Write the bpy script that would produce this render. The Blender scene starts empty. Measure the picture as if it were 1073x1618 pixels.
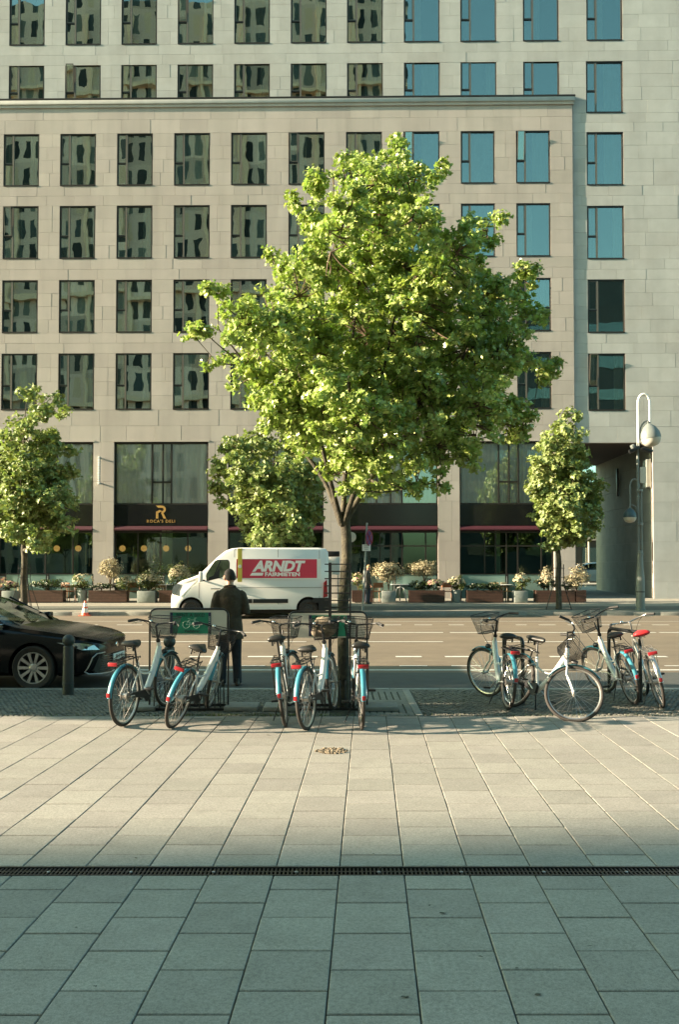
import bpy, bmesh, math, random
import numpy as np
from math import sin, cos, pi, radians, sqrt, atan2, atan, tan
from mathutils import Matrix, Vector, Euler

# ---------------------------------------------------------------- camera, sky, sun, exposure
SC = bpy.context.scene
CAM_H = 1.85
FPX = 1360.0                     # focal length in pixels of the 1073 x 1618 photograph
PITCH = radians(1.53)
PCX, PCY = 536.5, 856.0          # principal point
cam_data = bpy.data.cameras.new('camera')
cam = bpy.data.objects.new('camera', cam_data)
SC.collection.objects.link(cam)
cam_data.sensor_fit = 'VERTICAL'
cam_data.sensor_height = 36.0
cam_data.sensor_width = 36.0
cam_data.lens = FPX / 1618.0 * 36.0
cam_data.shift_y = (PCY - 809.0) / 1618.0
cam_data.clip_start = 0.1
cam_data.clip_end = 2000.0
cam.location = (0, 0, CAM_H)
cam.rotation_euler = (radians(90) + PITCH, 0, 0)
SC.camera = cam

SUN_EL = radians(17.0)
SUN_PHI = radians(4.5)           # the sun stands to the left, this far behind the camera's back
sun_dir = Vector((-cos(SUN_PHI) * cos(SUN_EL), -sin(SUN_PHI) * cos(SUN_EL), sin(SUN_EL)))
world = bpy.data.worlds.new('World')
SC.world = world
world.use_nodes = True
wn = world.node_tree.nodes
wl = world.node_tree.links
sky_node = wn.new('ShaderNodeTexSky')
sky_node.sky_type = 'NISHITA'
sky_node.sun_disc = False
sky_node.sun_elevation = SUN_EL
sky_node.sun_rotation = atan2(sun_dir.x, sun_dir.y)
sky_node.dust_density = 2.0
sky_node.ozone_density = 1.0
tint = wn.new('ShaderNodeMix')           # white balance of the whole sky
tint.data_type = 'RGBA'
tint.blend_type = 'MULTIPLY'
tint.inputs[0].default_value = 1.0
tint.inputs[7].default_value = (0.68, 1.0, 0.82, 1)
wl.new(sky_node.outputs[0], tint.inputs[6])
wl.new(tint.outputs[2], wn['Background'].inputs[0])
wn['Background'].inputs[1].default_value = 0.09

sun_data = bpy.data.lights.new('sun', 'SUN')
sun_data.energy = 5.0
sun_data.angle = radians(0.53)
sun_data.color = (1.0, 0.81, 0.59)
sun = bpy.data.objects.new('sun', sun_data)
SC.collection.objects.link(sun)
sun.rotation_euler = (-sun_dir).to_track_quat('-Z', 'Y').to_euler()
sun.location = (-30, -5, 30)

SC.view_settings.view_transform = 'Standard'
SC.view_settings.look = 'None'
SC.view_settings.gamma = 1.0
SC.view_settings.exposure = 2.18
SC.view_settings.use_curve_mapping = False
SC.render.engine = 'CYCLES'
SC.cycles.use_denoising = True
SC.cycles.max_bounces = 8
SC.cycles.transparent_max_bounces = 16
SC.cycles.caustics_reflective = False
SC.cycles.caustics_refractive = False

# ---------------------------------------------------------------- photograph pixel -> place
def ray(px, py):
    u = (px - PCX) / FPX
    v = -(py - PCY) / FPX
    return Vector((u, cos(PITCH) - v * sin(PITCH), sin(PITCH) + v * cos(PITCH)))

def at(px, py, Y):
    d = ray(px, py)
    t = Y / d.y
    return Vector((d.x * t, Y, CAM_H + d.z * t))

def gnd(px, py, z=0.0):
    d = ray(px, py)
    t = (z - CAM_H) / d.z
    return Vector((d.x * t, d.y * t, z))

# ---------------------------------------------------------------- object helpers
COL = SC.collection
def link(o, parent=None):
    COL.objects.link(o)
    if parent is not None:
        o.parent = parent
    return o

def tag(o, label=None, cat=None, group=None, kind=None):
    if label: o['label'] = label
    if cat: o['category'] = cat
    if group: o['group'] = group
    if kind: o['kind'] = kind
    return o

def empty(name, loc=(0, 0, 0), rot=(0, 0, 0), parent=None):
    o = bpy.data.objects.new(name, None)
    o.empty_display_size = 0.1
    o.location = loc
    o.rotation_euler = rot
    return link(o, parent)

def inst(name, mesh, parent=None, loc=(0, 0, 0), rot=(0, 0, 0), scale=(1, 1, 1)):
    o = bpy.data.objects.new(name, mesh)
    o.location = loc
    o.rotation_euler = rot
    o.scale = scale
    return link(o, parent)

def copy_tree(o, parent=None):
    c = o.copy()
    COL.objects.link(c)
    c.parent = parent
    for ch in list(o.children):
        copy_tree(ch, c)
    return c

class MB:
    """collects shapes for one mesh"""
    def __init__(self):
        self.v = []
        self.f = []
        self.mi = []
        self.cur = 0
    def add(self, vs, fs, M=None):
        b = len(self.v)
        if M is not None:
            vs = [M @ Vector(p) for p in vs]
        self.v.extend([tuple(p) for p in vs])
        for f in fs:
            self.f.append(tuple(i + b for i in f))
            self.mi.append(self.cur)
        return self
    def box(self, c, s, M=None, bev=0.0):
        x, y, z = c
        a, b, d = s[0] / 2, s[1] / 2, s[2] / 2
        if bev <= 0:
            vs = [(x + i * a, y + j * b, z + k * d) for i in (-1, 1) for j in (-1, 1) for k in (-1, 1)]
            fs = [(0, 1, 3, 2), (4, 6, 7, 5), (0, 4, 5, 1), (2, 3, 7, 6), (0, 2, 6, 4), (1, 5, 7, 3)]
            return self.add(vs, fs, M)
        e = min(bev, a * .49 + 1e-9, b * .49 + 1e-9, d * .49 + 1e-9)
        bm = bmesh.new()
        bmesh.ops.create_cube(bm, size=1.0)
        for vv in bm.verts:
            vv.co = Vector((x + vv.co.x * s[0], y + vv.co.y * s[1], z + vv.co.z * s[2]))
        bmesh.ops.bevel(bm, geom=bm.edges[:], offset=e, segments=2, affect='EDGES', profile=0.5)
        bm.verts.index_update()
        vs = [vv.co.copy() for vv in bm.verts]
        fs = [[vv.index for vv in f.verts] for f in bm.faces]
        bm.free()
        return self.add(vs, fs, M)
    def b2(self, lo, hi, M=None, bev=0.0):
        return self.box([(lo[i] + hi[i]) / 2 for i in range(3)], [abs(hi[i] - lo[i]) for i in range(3)], M, bev)
    def tube(self, pts, r, n=8, M=None, cap=True, closed=False):
        pts = [Vector(p) for p in pts]
        m = len(pts)
        if not hasattr(r, '__len__'):
            r = [r] * m
        vs, fs = [], []
        up = None
        for i, p in enumerate(pts):
            if closed:
                t = pts[(i + 1) % m] - pts[i - 1]
            elif i == 0: t = pts[1] - pts[0]
            elif i == m - 1: t = pts[-1] - pts[-2]
            else: t = (pts[i + 1] - p).normalized() + (p - pts[i - 1]).normalized()
            if t.length < 1e-9: t = Vector((0, 0, 1))
            t.normalize()
            if up is None:
                a = Vector((0, 0, 1)) if abs(t.z) < .9 else Vector((1, 0, 0))
                up = (a - t * a.dot(t)).normalized()
            else:
                up = (up - t * up.dot(t))
                up = up.normalized() if up.length > 1e-6 else t.orthogonal().normalized()
            s = t.cross(up)
            for k in range(n):
                an = 2 * pi * k / n
                vs.append(p + (up * cos(an) + s * sin(an)) * r[i])
        last = m if closed else m - 1
        for i in range(last):
            j = (i + 1) % m
            for k in range(n):
                k2 = (k + 1) % n
                fs.append((i * n + k, i * n + k2, j * n + k2, j * n + k))
        if cap and not closed:
            fs.append(tuple(range(n - 1, -1, -1)))
            fs.append(tuple((m - 1) * n + k for k in range(n)))
        return self.add(vs, fs, M)
    def lathe(self, prof, n=16, M=None, cap=True):
        """profile of (radius, z) turned about z"""
        vs, fs = [], []
        for r, z in prof:
            for k in range(n):
                an = 2 * pi * k / n
                vs.append((r * cos(an), r * sin(an), z))
        m = len(prof)
        for i in range(m - 1):
            for k in range(n):
                k2 = (k + 1) % n
                fs.append((i * n + k, i * n + k2, (i + 1) * n + k2, (i + 1) * n + k))
        if cap:
            fs.append(tuple(range(n - 1, -1, -1)))
            fs.append(tuple((m - 1) * n + k for k in range(n)))
        return self.add(vs, fs, M)
    def ball(self, c, r, n=12, m=8, M=None):
        if not hasattr(r, '__len__'): r = (r, r, r)
        vs, fs = [(c[0], c[1], c[2] - r[2])], []
        for i in range(1, m):
            th = -pi / 2 + pi * i / m
            for k in range(n):
                a = 2 * pi * k / n
                vs.append((c[0] + r[0] * cos(th) * cos(a), c[1] + r[1] * cos(th) * sin(a), c[2] + r[2] * sin(th)))
        vs.append((c[0], c[1], c[2] + r[2]))
        top = len(vs) - 1
        for k in range(n):
            fs.append((0, 1 + (k + 1) % n, 1 + k))
            fs.append((top, 1 + (m - 2) * n + k, 1 + (m - 2) * n + (k + 1) % n))
        for i in range(m - 2):
            for k in range(n):
                a = 1 + i * n
                fs.append((a + k, a + (k + 1) % n, a + n + (k + 1) % n, a + n + k))
        return self.add(vs, fs, M)
    def prism(self, poly, w0, w1, axis='y', M=None):
        """polygon of 2D points pushed along an axis (y: poly is x,z; z: poly is x,y; x: poly is y,z)"""
        def P(p, w):
            if axis == 'y': return (p[0], w, p[1])
            if axis == 'z': return (p[0], p[1], w)
            return (w, p[0], p[1])
        n = len(poly)
        vs = [P(p, w0) for p in poly] + [P(p, w1) for p in poly]
        fs = [tuple(range(n)), tuple(range(2 * n - 1, n - 1, -1))]
        for i in range(n):
            j = (i + 1) % n
            fs.append((i, i + n, j + n, j))
        return self.add(vs, fs, M)
    def ring(self, R, r, n=48, m=8, M=None):
        """torus in the xz plane (axis y)"""
        pts = [(R * cos(2 * pi * i / n), 0, R * sin(2 * pi * i / n)) for i in range(n)]
        return self.tube(pts, r, m, M, closed=True)
    def mesh(self, name, mats, smooth=None, fixn=True):
        me = bpy.data.meshes.new(name)
        me.from_pydata(self.v, [], self.f)
        if not isinstance(mats, (list, tuple)): mats = [mats]
        for m in mats: me.materials.append(m)
        if len(mats) > 1:
            me.polygons.foreach_set('material_index', self.mi)
        if fixn:
            bm = bmesh.new(); bm.from_mesh(me)
            bmesh.ops.recalc_face_normals(bm, faces=bm.faces[:])
            bm.to_mesh(me); bm.free()
        if smooth is not None:
            me.polygons.foreach_set('use_smooth', [True] * len(me.polygons))
            me.set_sharp_from_angle(angle=radians(smooth))
        me.update()
        return me
    def build(self, name, mats, parent=None, smooth=35, loc=(0, 0, 0), rot=(0, 0, 0), fixn=True):
        return inst(name, self.mesh(name, mats, smooth, fixn), parent, loc, rot)

def bez(p0, p1, p2, n=8):
    p0, p1, p2 = Vector(p0), Vector(p1), Vector(p2)
    return [p0 * (1 - t) ** 2 + p1 * 2 * t * (1 - t) + p2 * t * t for t in [i / n for i in range(n + 1)]]

def round_poly(pts, r, n=5):
    """2D polygon with rounded corners"""
    out = []
    N = len(pts)
    for i in range(N):
        a, b, c = Vector(pts[i - 1]), Vector(pts[i]), Vector(pts[(i + 1) % N])
        rr = r[i] if hasattr(r, '__len__') else r
        d1 = (a - b); d2 = (c - b)
        rr = min(rr, d1.length * .45, d2.length * .45)
        if rr < 1e-5:
            out.append(tuple(b)); continue
        q0 = b + d1.normalized() * rr
        q1 = b + d2.normalized() * rr
        for k in range(n + 1):
            t = k / n
            out.append(tuple(q0 * (1 - t) ** 2 + b * 2 * t * (1 - t) + q1 * t * t))
    return out

def text_mesh(name, s, size, mat, extrude=0.004, bold=0.0, shear=0.0, align='CENTER', spacing=1.0, xs=1.0):
    cu = bpy.data.curves.new(name, 'FONT')
    cu.body = s
    cu.size = size
    cu.extrude = extrude
    cu.offset = bold
    cu.shear = shear
    cu.align_x = align
    cu.align_y = 'CENTER'
    cu.space_character = spacing
    cu.resolution_u = 3
    o = bpy.data.objects.new(name, cu)
    COL.objects.link(o)
    dg = bpy.context.evaluated_depsgraph_get()
    me = bpy.data.meshes.new_from_object(o.evaluated_get(dg))
    bpy.data.objects.remove(o)
    bpy.data.curves.remove(cu)
    me.materials.clear()
    me.materials.append(mat)
    # letters stand in the xz plane and face -y
    me.transform(Matrix.Rotation(pi / 2, 4, 'X') @ Matrix.Diagonal((xs, 1, 1, 1)))
    return me

# ---------------------------------------------------------------- materials
def nd(nt, t, **k):
    n = nt.nodes.new(t)
    for a, b in k.items(): setattr(n, a, b)
    return n

def pm(name, col, rough=.6, metal=0.0, var=.12, vs=4.0, bump=0.0, bs=60.0, rnd=0.0, coat=0.0, spec=.5,
       col2=None, c2s=1.2, c2lo=.45, c2hi=.65, bd=.01, island=False, hue=0.0, emit=None, estr=0.0, stain=0.0, streak=0.0, rain=0.0, grain=0.0):
    """principled surface whose colour drifts with world-space noise; rnd varies it from piece to piece"""
    m = bpy.data.materials.new(name)
    m.use_nodes = True
    nt = m.node_tree
    L = nt.links.new
    b = nt.nodes['Principled BSDF']
    b.inputs['Roughness'].default_value = rough
    b.inputs['Metallic'].default_value = metal
    b.inputs['Specular IOR Level'].default_value = spec
    if coat:
        b.inputs['Coat Weight'].default_value = coat
        b.inputs['Coat Roughness'].default_value = .04
    if emit:
        b.inputs['Emission Color'].default_value = (*emit, 1)
        b.inputs['Emission Strength'].default_value = estr
    geo = nd(nt, 'ShaderNodeNewGeometry')
    pos = geo.outputs['Position']
    c = nd(nt, 'ShaderNodeRGB'); c.outputs[0].default_value = (*col, 1)
    out = c.outputs[0]
    if col2 is not None:
        n2 = nd(nt, 'ShaderNodeTexNoise'); n2.inputs['Scale'].default_value = c2s; n2.inputs['Detail'].default_value = 6
        n2.inputs['Roughness'].default_value = .65
        L(pos, n2.inputs['Vector'])
        mr = nd(nt, 'ShaderNodeMapRange'); mr.inputs[1].default_value = c2lo; mr.inputs[2].default_value = c2hi
        L(n2.outputs['Fac'], mr.inputs[0])
        mx = nd(nt, 'ShaderNodeMix', data_type='RGBA')
        L(mr.outputs[0], mx.inputs[0]); L(out, mx.inputs[6]); mx.inputs[7].default_value = (*col2, 1)
        out = mx.outputs[2]
    val = None
    if var:
        n1 = nd(nt, 'ShaderNodeTexNoise'); n1.inputs['Scale'].default_value = vs; n1.inputs['Detail'].default_value = 8
        n1.inputs['Roughness'].default_value = .6
        L(pos, n1.inputs['Vector'])
        mr = nd(nt, 'ShaderNodeMapRange'); mr.inputs[1].default_value = .25; mr.inputs[2].default_value = .75
        mr.inputs[3].default_value = 1 - var; mr.inputs[4].default_value = 1 + var
        L(n1.outputs['Fac'], mr.inputs[0]); val = mr.outputs[0]
    if rnd:
        oi = nd(nt, 'ShaderNodeObjectInfo')
        ad = nd(nt, 'ShaderNodeMath', operation='ADD')
        L(oi.outputs['Random'], ad.inputs[0])
        if island: L(geo.outputs['Random Per Island'], ad.inputs[1])
        else: ad.inputs[1].default_value = 0
        fr = nd(nt, 'ShaderNodeMath', operation='FRACT'); L(ad.outputs[0], fr.inputs[0])
        mr = nd(nt, 'ShaderNodeMapRange'); mr.inputs[3].default_value = 1 - rnd; mr.inputs[4].default_value = 1 + rnd
        L(fr.outputs[0], mr.inputs[0])
        if val is None: val = mr.outputs[0]
        else:
            mu = nd(nt, 'ShaderNodeMath', operation='MULTIPLY'); L(val, mu.inputs[0]); L(mr.outputs[0], mu.inputs[1]); val = mu.outputs[0]
    for amt, sc_, lo, hi, vec in ((stain, 26.0, .66, .74, None), (stain * .5, 3.1, .52, .75, None), (streak, 1.0, .35, .68, (.045, 1.15, 1.0)), (rain, 1.0, .42, .72, (1.6, 1.6, .16)), (grain, 150.0, .35, .65, (1, 1, 1)), (grain * .8, 48.0, .4, .68, (1, 1, 1))):
        if not amt: continue
        n3 = nd(nt, 'ShaderNodeTexNoise'); n3.inputs['Scale'].default_value = sc_; n3.inputs['Detail'].default_value = 3
        if vec:
            mp = nd(nt, 'ShaderNodeMapping'); mp.inputs['Scale'].default_value = vec; L(pos, mp.inputs[0]); L(mp.outputs[0], n3.inputs['Vector'])
        else: L(pos, n3.inputs['Vector'])
        m3 = nd(nt, 'ShaderNodeMapRange'); m3.inputs[1].default_value = lo; m3.inputs[2].default_value = hi; m3.inputs[3].default_value = 1.0; m3.inputs[4].default_value = 1 - amt
        L(n3.outputs['Fac'], m3.inputs[0])
        if val is None: val = m3.outputs[0]
        else:
            mu = nd(nt, 'ShaderNodeMath', operation='MULTIPLY'); L(val, mu.inputs[0]); L(m3.outputs[0], mu.inputs[1]); val = mu.outputs[0]
    hs = nd(nt, 'ShaderNodeHueSaturation')
    L(out, hs.inputs['Color'])
    if val is not None: L(val, hs.inputs['Value'])
    if hue and rnd:
        mh = nd(nt, 'ShaderNodeMath', operation='MULTIPLY'); L(fr.outputs[0], mh.inputs[0]); mh.inputs[1].default_value = 7.31
        fh = nd(nt, 'ShaderNodeMath', operation='FRACT'); L(mh.outputs[0], fh.inputs[0])
        mr2 = nd(nt, 'ShaderNodeMapRange'); mr2.inputs[3].default_value = .5 - hue; mr2.inputs[4].default_value = .5 + hue
        L(fh.outputs[0], mr2.inputs[0]); L(mr2.outputs[0], hs.inputs['Hue'])
    L(hs.outputs[0], b.inputs['Base Color'])
    if bump:
        nb = nd(nt, 'ShaderNodeTexNoise'); nb.inputs['Scale'].default_value = bs; nb.inputs['Detail'].default_value = 5
        L(pos, nb.inputs['Vector'])
        bu = nd(nt, 'ShaderNodeBump'); bu.inputs['Strength'].default_value = bump; bu.inputs['Distance'].default_value = bd
        L(nb.outputs['Fac'], bu.inputs['Height']); L(bu.outputs[0], b.inputs['Normal'])
    return m

def glass(name, tint=(.5, .62, .6), refl=.4, rtint=(.8, .95, .95), wob=.02, ws=.9, rough=.0):
    """coated pane: part mirror, part clear; slightly wavy so that reflections bend"""
    m = bpy.data.materials.new(name)
    m.use_nodes = True
    nt = m.node_tree; L = nt.links.new
    for n in list(nt.nodes):
        if n.type == 'BSDF_PRINCIPLED': nt.nodes.remove(n)
    outn = [n for n in nt.nodes if n.type == 'OUTPUT_MATERIAL'][0]
    gl = nd(nt, 'ShaderNodeBsdfGlossy'); gl.inputs['Color'].default_value = (*rtint, 1); gl.inputs['Roughness'].default_value = rough
    tr = nd(nt, 'ShaderNodeBsdfTransparent'); tr.inputs['Color'].default_value = (*tint, 1)
    lw = nd(nt, 'ShaderNodeLayerWeight'); lw.inputs['Blend'].default_value = .25
    mr = nd(nt, 'ShaderNodeMapRange'); mr.inputs[3].default_value = refl; mr.inputs[4].default_value = 1.0
    L(lw.outputs['Fresnel'], mr.inputs[0])
    mx = nd(nt, 'ShaderNodeMixShader')
    L(mr.outputs[0], mx.inputs[0]); L(tr.outputs[0], mx.inputs[1]); L(gl.outputs[0], mx.inputs[2])
    if wob:
        geo = nd(nt, 'ShaderNodeNewGeometry')
        nb = nd(nt, 'ShaderNodeTexNoise'); nb.inputs['Scale'].default_value = ws; nb.inputs['Detail'].default_value = 1.5
        L(geo.outputs['Position'], nb.inputs['Vector'])
        bu = nd(nt, 'ShaderNodeBump'); bu.inputs['Strength'].default_value = 1.0; bu.inputs['Distance'].default_value = wob
        L(nb.outputs['Fac'], bu.inputs['Height']); L(bu.outputs[0], gl.inputs['Normal'])
    L(mx.outputs[0], outn.inputs['Surface'])
    return m

def leafmat(name, col, trans, rnd=.25, tfac=.4, rough=.45, hue=.02):
    m = bpy.data.materials.new(name)
    m.use_nodes = True
    nt = m.node_tree; L = nt.links.new
    b = nt.nodes['Principled BSDF']
    b.inputs['Roughness'].default_value = rough
    outn = [n for n in nt.nodes if n.type == 'OUTPUT_MATERIAL'][0]
    geo = nd(nt, 'ShaderNodeNewGeometry')
    mr = nd(nt, 'ShaderNodeMapRange'); mr.inputs[3].default_value = 1 - rnd; mr.inputs[4].default_value = 1 + rnd
    L(geo.outputs['Random Per Island'], mr.inputs[0])
    mh = nd(nt, 'ShaderNodeMath', operation='MULTIPLY'); L(geo.outputs['Random Per Island'], mh.inputs[0]); mh.inputs[1].default_value = 13.7
    fh = nd(nt, 'ShaderNodeMath', operation='FRACT'); L(mh.outputs[0], fh.inputs[0])
    mr2 = nd(nt, 'ShaderNodeMapRange'); mr2.inputs[3].default_value = .5 - hue; mr2.inputs[4].default_value = .5 + hue
    L(fh.outputs[0], mr2.inputs[0])
    hs = nd(nt, 'ShaderNodeHueSaturation'); hs.inputs['Color'].default_value = (*col, 1)
    L(mr.outputs[0], hs.inputs['Value']); L(mr2.outputs[0], hs.inputs['Hue'])
    L(hs.outputs[0], b.inputs['Base Color'])
    hs2 = nd(nt, 'ShaderNodeHueSaturation'); hs2.inputs['Color'].default_value = (*trans, 1)
    L(mr.outputs[0], hs2.inputs['Value']); L(mr2.outputs[0], hs2.inputs['Hue'])
    t = nd(nt, 'ShaderNodeBsdfTranslucent'); L(hs2.outputs[0], t.inputs['Color'])
    mx = nd(nt, 'ShaderNodeMixShader'); mx.inputs[0].default_value = tfac
    L(b.outputs[0], mx.inputs[1]); L(t.outputs[0], mx.inputs[2]); L(mx.outputs[0], outn.inputs['Surface'])
    return m

M = {}
M['slab'] = pm('paving_stone', (.345, .328, .286), .82, var=.09, vs=9, grain=.30, bump=.25, bs=160, rnd=.10, island=True, hue=.01, stain=.2, col2=(.325, .308, .268), c2s=2.2, bd=.004)
M['joint'] = pm('joint_sand', (.10, .088, .062), .95, var=.3, vs=30)
M['cobble'] = pm('mosaic_stone', (.145, .14, .116), .85, var=.2, vs=12, rnd=.22, island=True, bump=.3, bs=200, bd=.004)
M['cobblebed'] = pm('cobble_bed', (.075, .08, .055), .95, var=.4, vs=20, bump=.5, bs=90)
M['granite'] = pm('kerb_granite', (.25, .25, .22), .8, var=.18, vs=14, bump=.3, bs=120, rnd=.12, bd=.005)
M['asphalt'] = pm('road_asphalt', (.158, .124, .084), .88, var=.14, vs=2.5, bump=.35, bs=180, col2=(.137, .109, .075), c2s=.35, bd=.006, streak=.16)
M['asphaltshade'] = pm('parking_asphalt_shade', (.055, .06, .056), .85, var=.18, vs=3, bump=.35, bs=180, bd=.006)  # lane asphalt kept darker than the road, partly to stand for shade
M['roadpaint'] = pm('road_paint', (.55, .54, .49), .7, var=.14, vs=25, bump=.1, bs=120, col2=(.33, .31, .26), c2s=9, c2lo=.58, c2hi=.7)
M['farpave'] = pm('far_pavement', (.29, .27, .22), .85, var=.14, vs=5, bump=.2, bs=60, col2=(.25, .235, .19), c2s=1.5)
M['farcobble'] = pm('far_mosaic', (.105, .115, .098), .88, var=.3, vs=18, bump=.5, bs=70)
M['stone'] = pm('facade_stone', (.465, .42, .378), .8, var=.07, vs=1.8, rain=.12, rnd=.06, island=True, hue=.006, col2=(.44, .392, .35), c2s=.45, bump=.08, bs=50)
M['towerstone'] = pm('tower_stone', (.445, .455, .435), .8, var=.07, vs=1.8, rain=.10, rnd=.06, island=True, hue=.01, col2=(.425, .425, .40), c2s=.5, bump=.08, bs=50)
M['stonejoint'] = pm('facade_joint', (.375, .335, .30), .9, var=.1)
M['frame'] = pm('dark_bronze', (.035, .032, .028), .4, metal=.4, var=.1)
M['framelight'] = pm('grey_bronze', (.16, .145, .12), .42, metal=.4, var=.1)
M['black'] = pm('black_paint', (.012, .013, .014), .38, var=.15, vs=30)
M['blackmat'] = pm('black_rubber', (.016, .016, .016), .75, var=.2, vs=30)
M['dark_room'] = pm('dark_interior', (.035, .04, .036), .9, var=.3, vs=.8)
M['curtain'] = pm('curtain', (.84, .94, .88), .9, var=.06, vs=3)
M['wincurtain'] = pm('window_drape', (.50, .49, .44), .9, var=.15, vs=3)
M['pane'] = glass('window_glass', (.78, .84, .80), .27, (.84, .92, .84), wob=.0028, ws=.9)
M['shopglass'] = glass('shop_glass', (.72, .86, .8), .055, (.8, .95, .9), wob=.003, ws=.7)
M['curtglass'] = glass('mezzanine_glass', (1.0, 1.0, 1.0), .12, (.85, .98, .92), wob=.003, ws=.6)
M['screen'] = glass('screen_glass', (.45, .66, .6), .12, (.8, 1, .95), wob=0)
M['carglass'] = glass('car_glass', (.45, .52, .46), .10, (.95, 1, 1), wob=0)
M['steel'] = pm('brushed_steel', (.55, .54, .52), .28, metal=1.0, var=.08)
M['chrome'] = pm('chrome', (.75, .75, .73), .14, metal=1.0, var=0)
M['zinc'] = pm('grey_paint', (.30, .32, .30), .5, var=.15, vs=6)
M['bark'] = pm('bark', (.05, .043, .03), .92, var=.35, vs=18, bump=.9, bs=45, col2=(.10, .088, .055), c2s=5, bd=.02)
M['twig'] = pm('twig_bark', (.12, .08, .05), .85, var=.2, vs=20)
M['leaf'] = leafmat('maple_leaf', (.37, .455, .145), (.33, .47, .075), .35, .27, .30, .02)
M['leaf_far'] = leafmat('street_tree_leaf', (.26, .32, .11), (.22, .30, .055), .28, .26, .5, .018)
M['wood'] = pm('planter_wood', (.085, .042, .028), .7, var=.25, vs=8)
M['fibre'] = pm('grey_planter', (.23, .26, .24), .75, var=.15, vs=8)
M['soil'] = pm('soil', (.03, .024, .016), .95)
M['awning'] = pm('awning_red', (.05, .003, .011), .75, var=.12)
M['gold'] = pm('gold_lettering', (.55, .33, .10), .4, metal=.3, var=.05)
M['fascia'] = pm('black_fascia', (.010, .011, .012), .16, var=.1, spec=.5)
M['white'] = pm('white_paint', (.78, .78, .74), .45, var=.04, vs=3)

# ================================================================ the ground
Z_ROAD = -0.05
Y_PAVE = 10.57       # slabs end, mosaic strip begins
Y_KERB = 12.83       # near kerb stones
Y_KERB2 = 12.98
Y_PARK = 15.22       # parking lane ends
Y_FKERB = 32.2
Y_FAC = 39.44
FTH = radians(-0.8)  # the facade's small turn against the street
SLOPE = 0.0316
def zfar(y):
    return 0.08 + SLOPE * (min(y, 41.0) - Y_FKERB) + 0.012 * max(0.0, y - 41.0)

def sheet(name, x0, x1, y0, y1, z, mat, zz=None, nx=1, ny=1, kind='structure', parent=None):
    mb = MB()
    vs, fs = [], []
    for j in range(ny + 1):
        y = y0 + (y1 - y0) * j / ny
        for i in range(nx + 1):
            x = x0 + (x1 - x0) * i / nx
            vs.append((x, y, zz(y) if zz else z))
    for j in range(ny):
        for i in range(nx):
            a = j * (nx + 1) + i
            fs.append((a, a + 1, a + nx + 2, a + nx + 1))
    mb.add(vs, fs)
    o = mb.build(name, mat, parent, smooth=None, fixn=False)
    if parent is None: o['kind'] = kind
    return o

sheet('ground', -400, 400, -400, 700, -0.35, M['asphalt'])
pavement = sheet('pavement', -60, 60, -27.5, Y_PAVE, -0.022, M['joint'])
sheet('road', -300, 300, Y_PARK - .01, Y_FKERB + .1, Z_ROAD, M['asphalt'])
sheet('parking_lane', -300, 300, Y_KERB2 - .1, Y_PARK, Z_ROAD + .004, M['asphaltshade'])
far_pavement = sheet('far_pavement', -300, 300, Y_FKERB + .28, 60, 0, M['farpave'], zz=zfar, ny=40)
sheet('mosaic_strip', -300, 300, Y_FKERB + .9, Y_FKERB + 2.75, 0, M['farcobble'], zz=lambda y: zfar(y) + .005, ny=6)

# paving slabs: square, in columns that run a little askew, every other column set half a slab on
PW = 0.3905
SKEW = (582 - PCX) / FPX
X0 = 0.214
def slab_mesh(name, w, l):
    mb = MB()
    g = .0033
    a, b = w / 2 - g, l / 2 - g * 1.7
    e = .004
    vs = []
    for (s, z) in ((0, -.03), (0, -e), (e, 0)):
        for (i, j) in ((-1, -1), (1, -1), (1, 1), (-1, 1)):
            x = i * (a - s); y = j * (b - s)
            vs.append((x + y * SKEW, y, z))
    fs = [(8, 9, 10, 11)]
    for r in (0, 4):
        for k in range(4):
            fs.append((r + k, r + (k + 1) % 4, r + 4 + (k + 1) % 4, r + 4 + k))
    mb.add(vs, fs)
    return mb
D0, D1 = gnd(536, 1382.8).y, gnd(536, 1368.6).y      # drain
rs = random.Random(5)
slabs = []
for c in range(-26, 27):
    xc = X0 + (c + .5) * PW
    ph = 4.96 + (PW / 2 if c % 2 else 0)
    for seg in ((2.2, D0), (D1, Y_PAVE)):
        ys = [seg[0]]
        k = math.ceil((seg[0] - ph) / PW - 1e-6)
        while ph + k * PW < seg[1] - .03:
            if ph + k * PW > seg[0] + .03: ys.append(ph + k * PW)
            k += 1
        ys.append(seg[1])
        for y0, y1 in zip(ys[:-1], ys[1:]):
            yc = (y0 + y1) / 2
            slabs.append((xc + SKEW * yc, yc, y1 - y0))
def inview(x, y, m=.02):
    u = x / y * FPX + PCX
    v = 892 + 1360 * 1.85 / y
    return -1073 * m < u < 1073 * (1 + m) and v < 1640
HOLE = gnd(524, 1187)
vis = [s for s in slabs if inview(s[0], s[1]) and s[1] > 3.35]
vis.sort(key=lambda s: -s[2] / s[1] ** 3)
chosen = set(id(s) for s in vis[:300])
slab_cache = {}
rest = MB()
for s in slabs:
    x, y, l = s
    dz = rs.uniform(-.0015, .0015)
    if abs(x - HOLE.x) < PW * .5 and abs(y - HOLE.y) < l * .5:
        hole_slab = s
    if id(s) in chosen:
        key = round(l, 3)
        if key not in slab_cache:
            slab_cache[key] = slab_mesh('slab', PW, l).mesh('slab', M['slab'], None)
        inst('slab', slab_cache[key], pavement, (x, y, dz), (rs.uniform(-.002, .002), rs.uniform(-.002, .002), 0))
    else:
        sm = slab_mesh('slab', PW, l)
        rest.add(sm.v, sm.f, Matrix.Translation((x, y, dz)))
o = rest.build('slab', M['slab'], pavement, None); o['kind'] = 'stuff'

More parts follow.
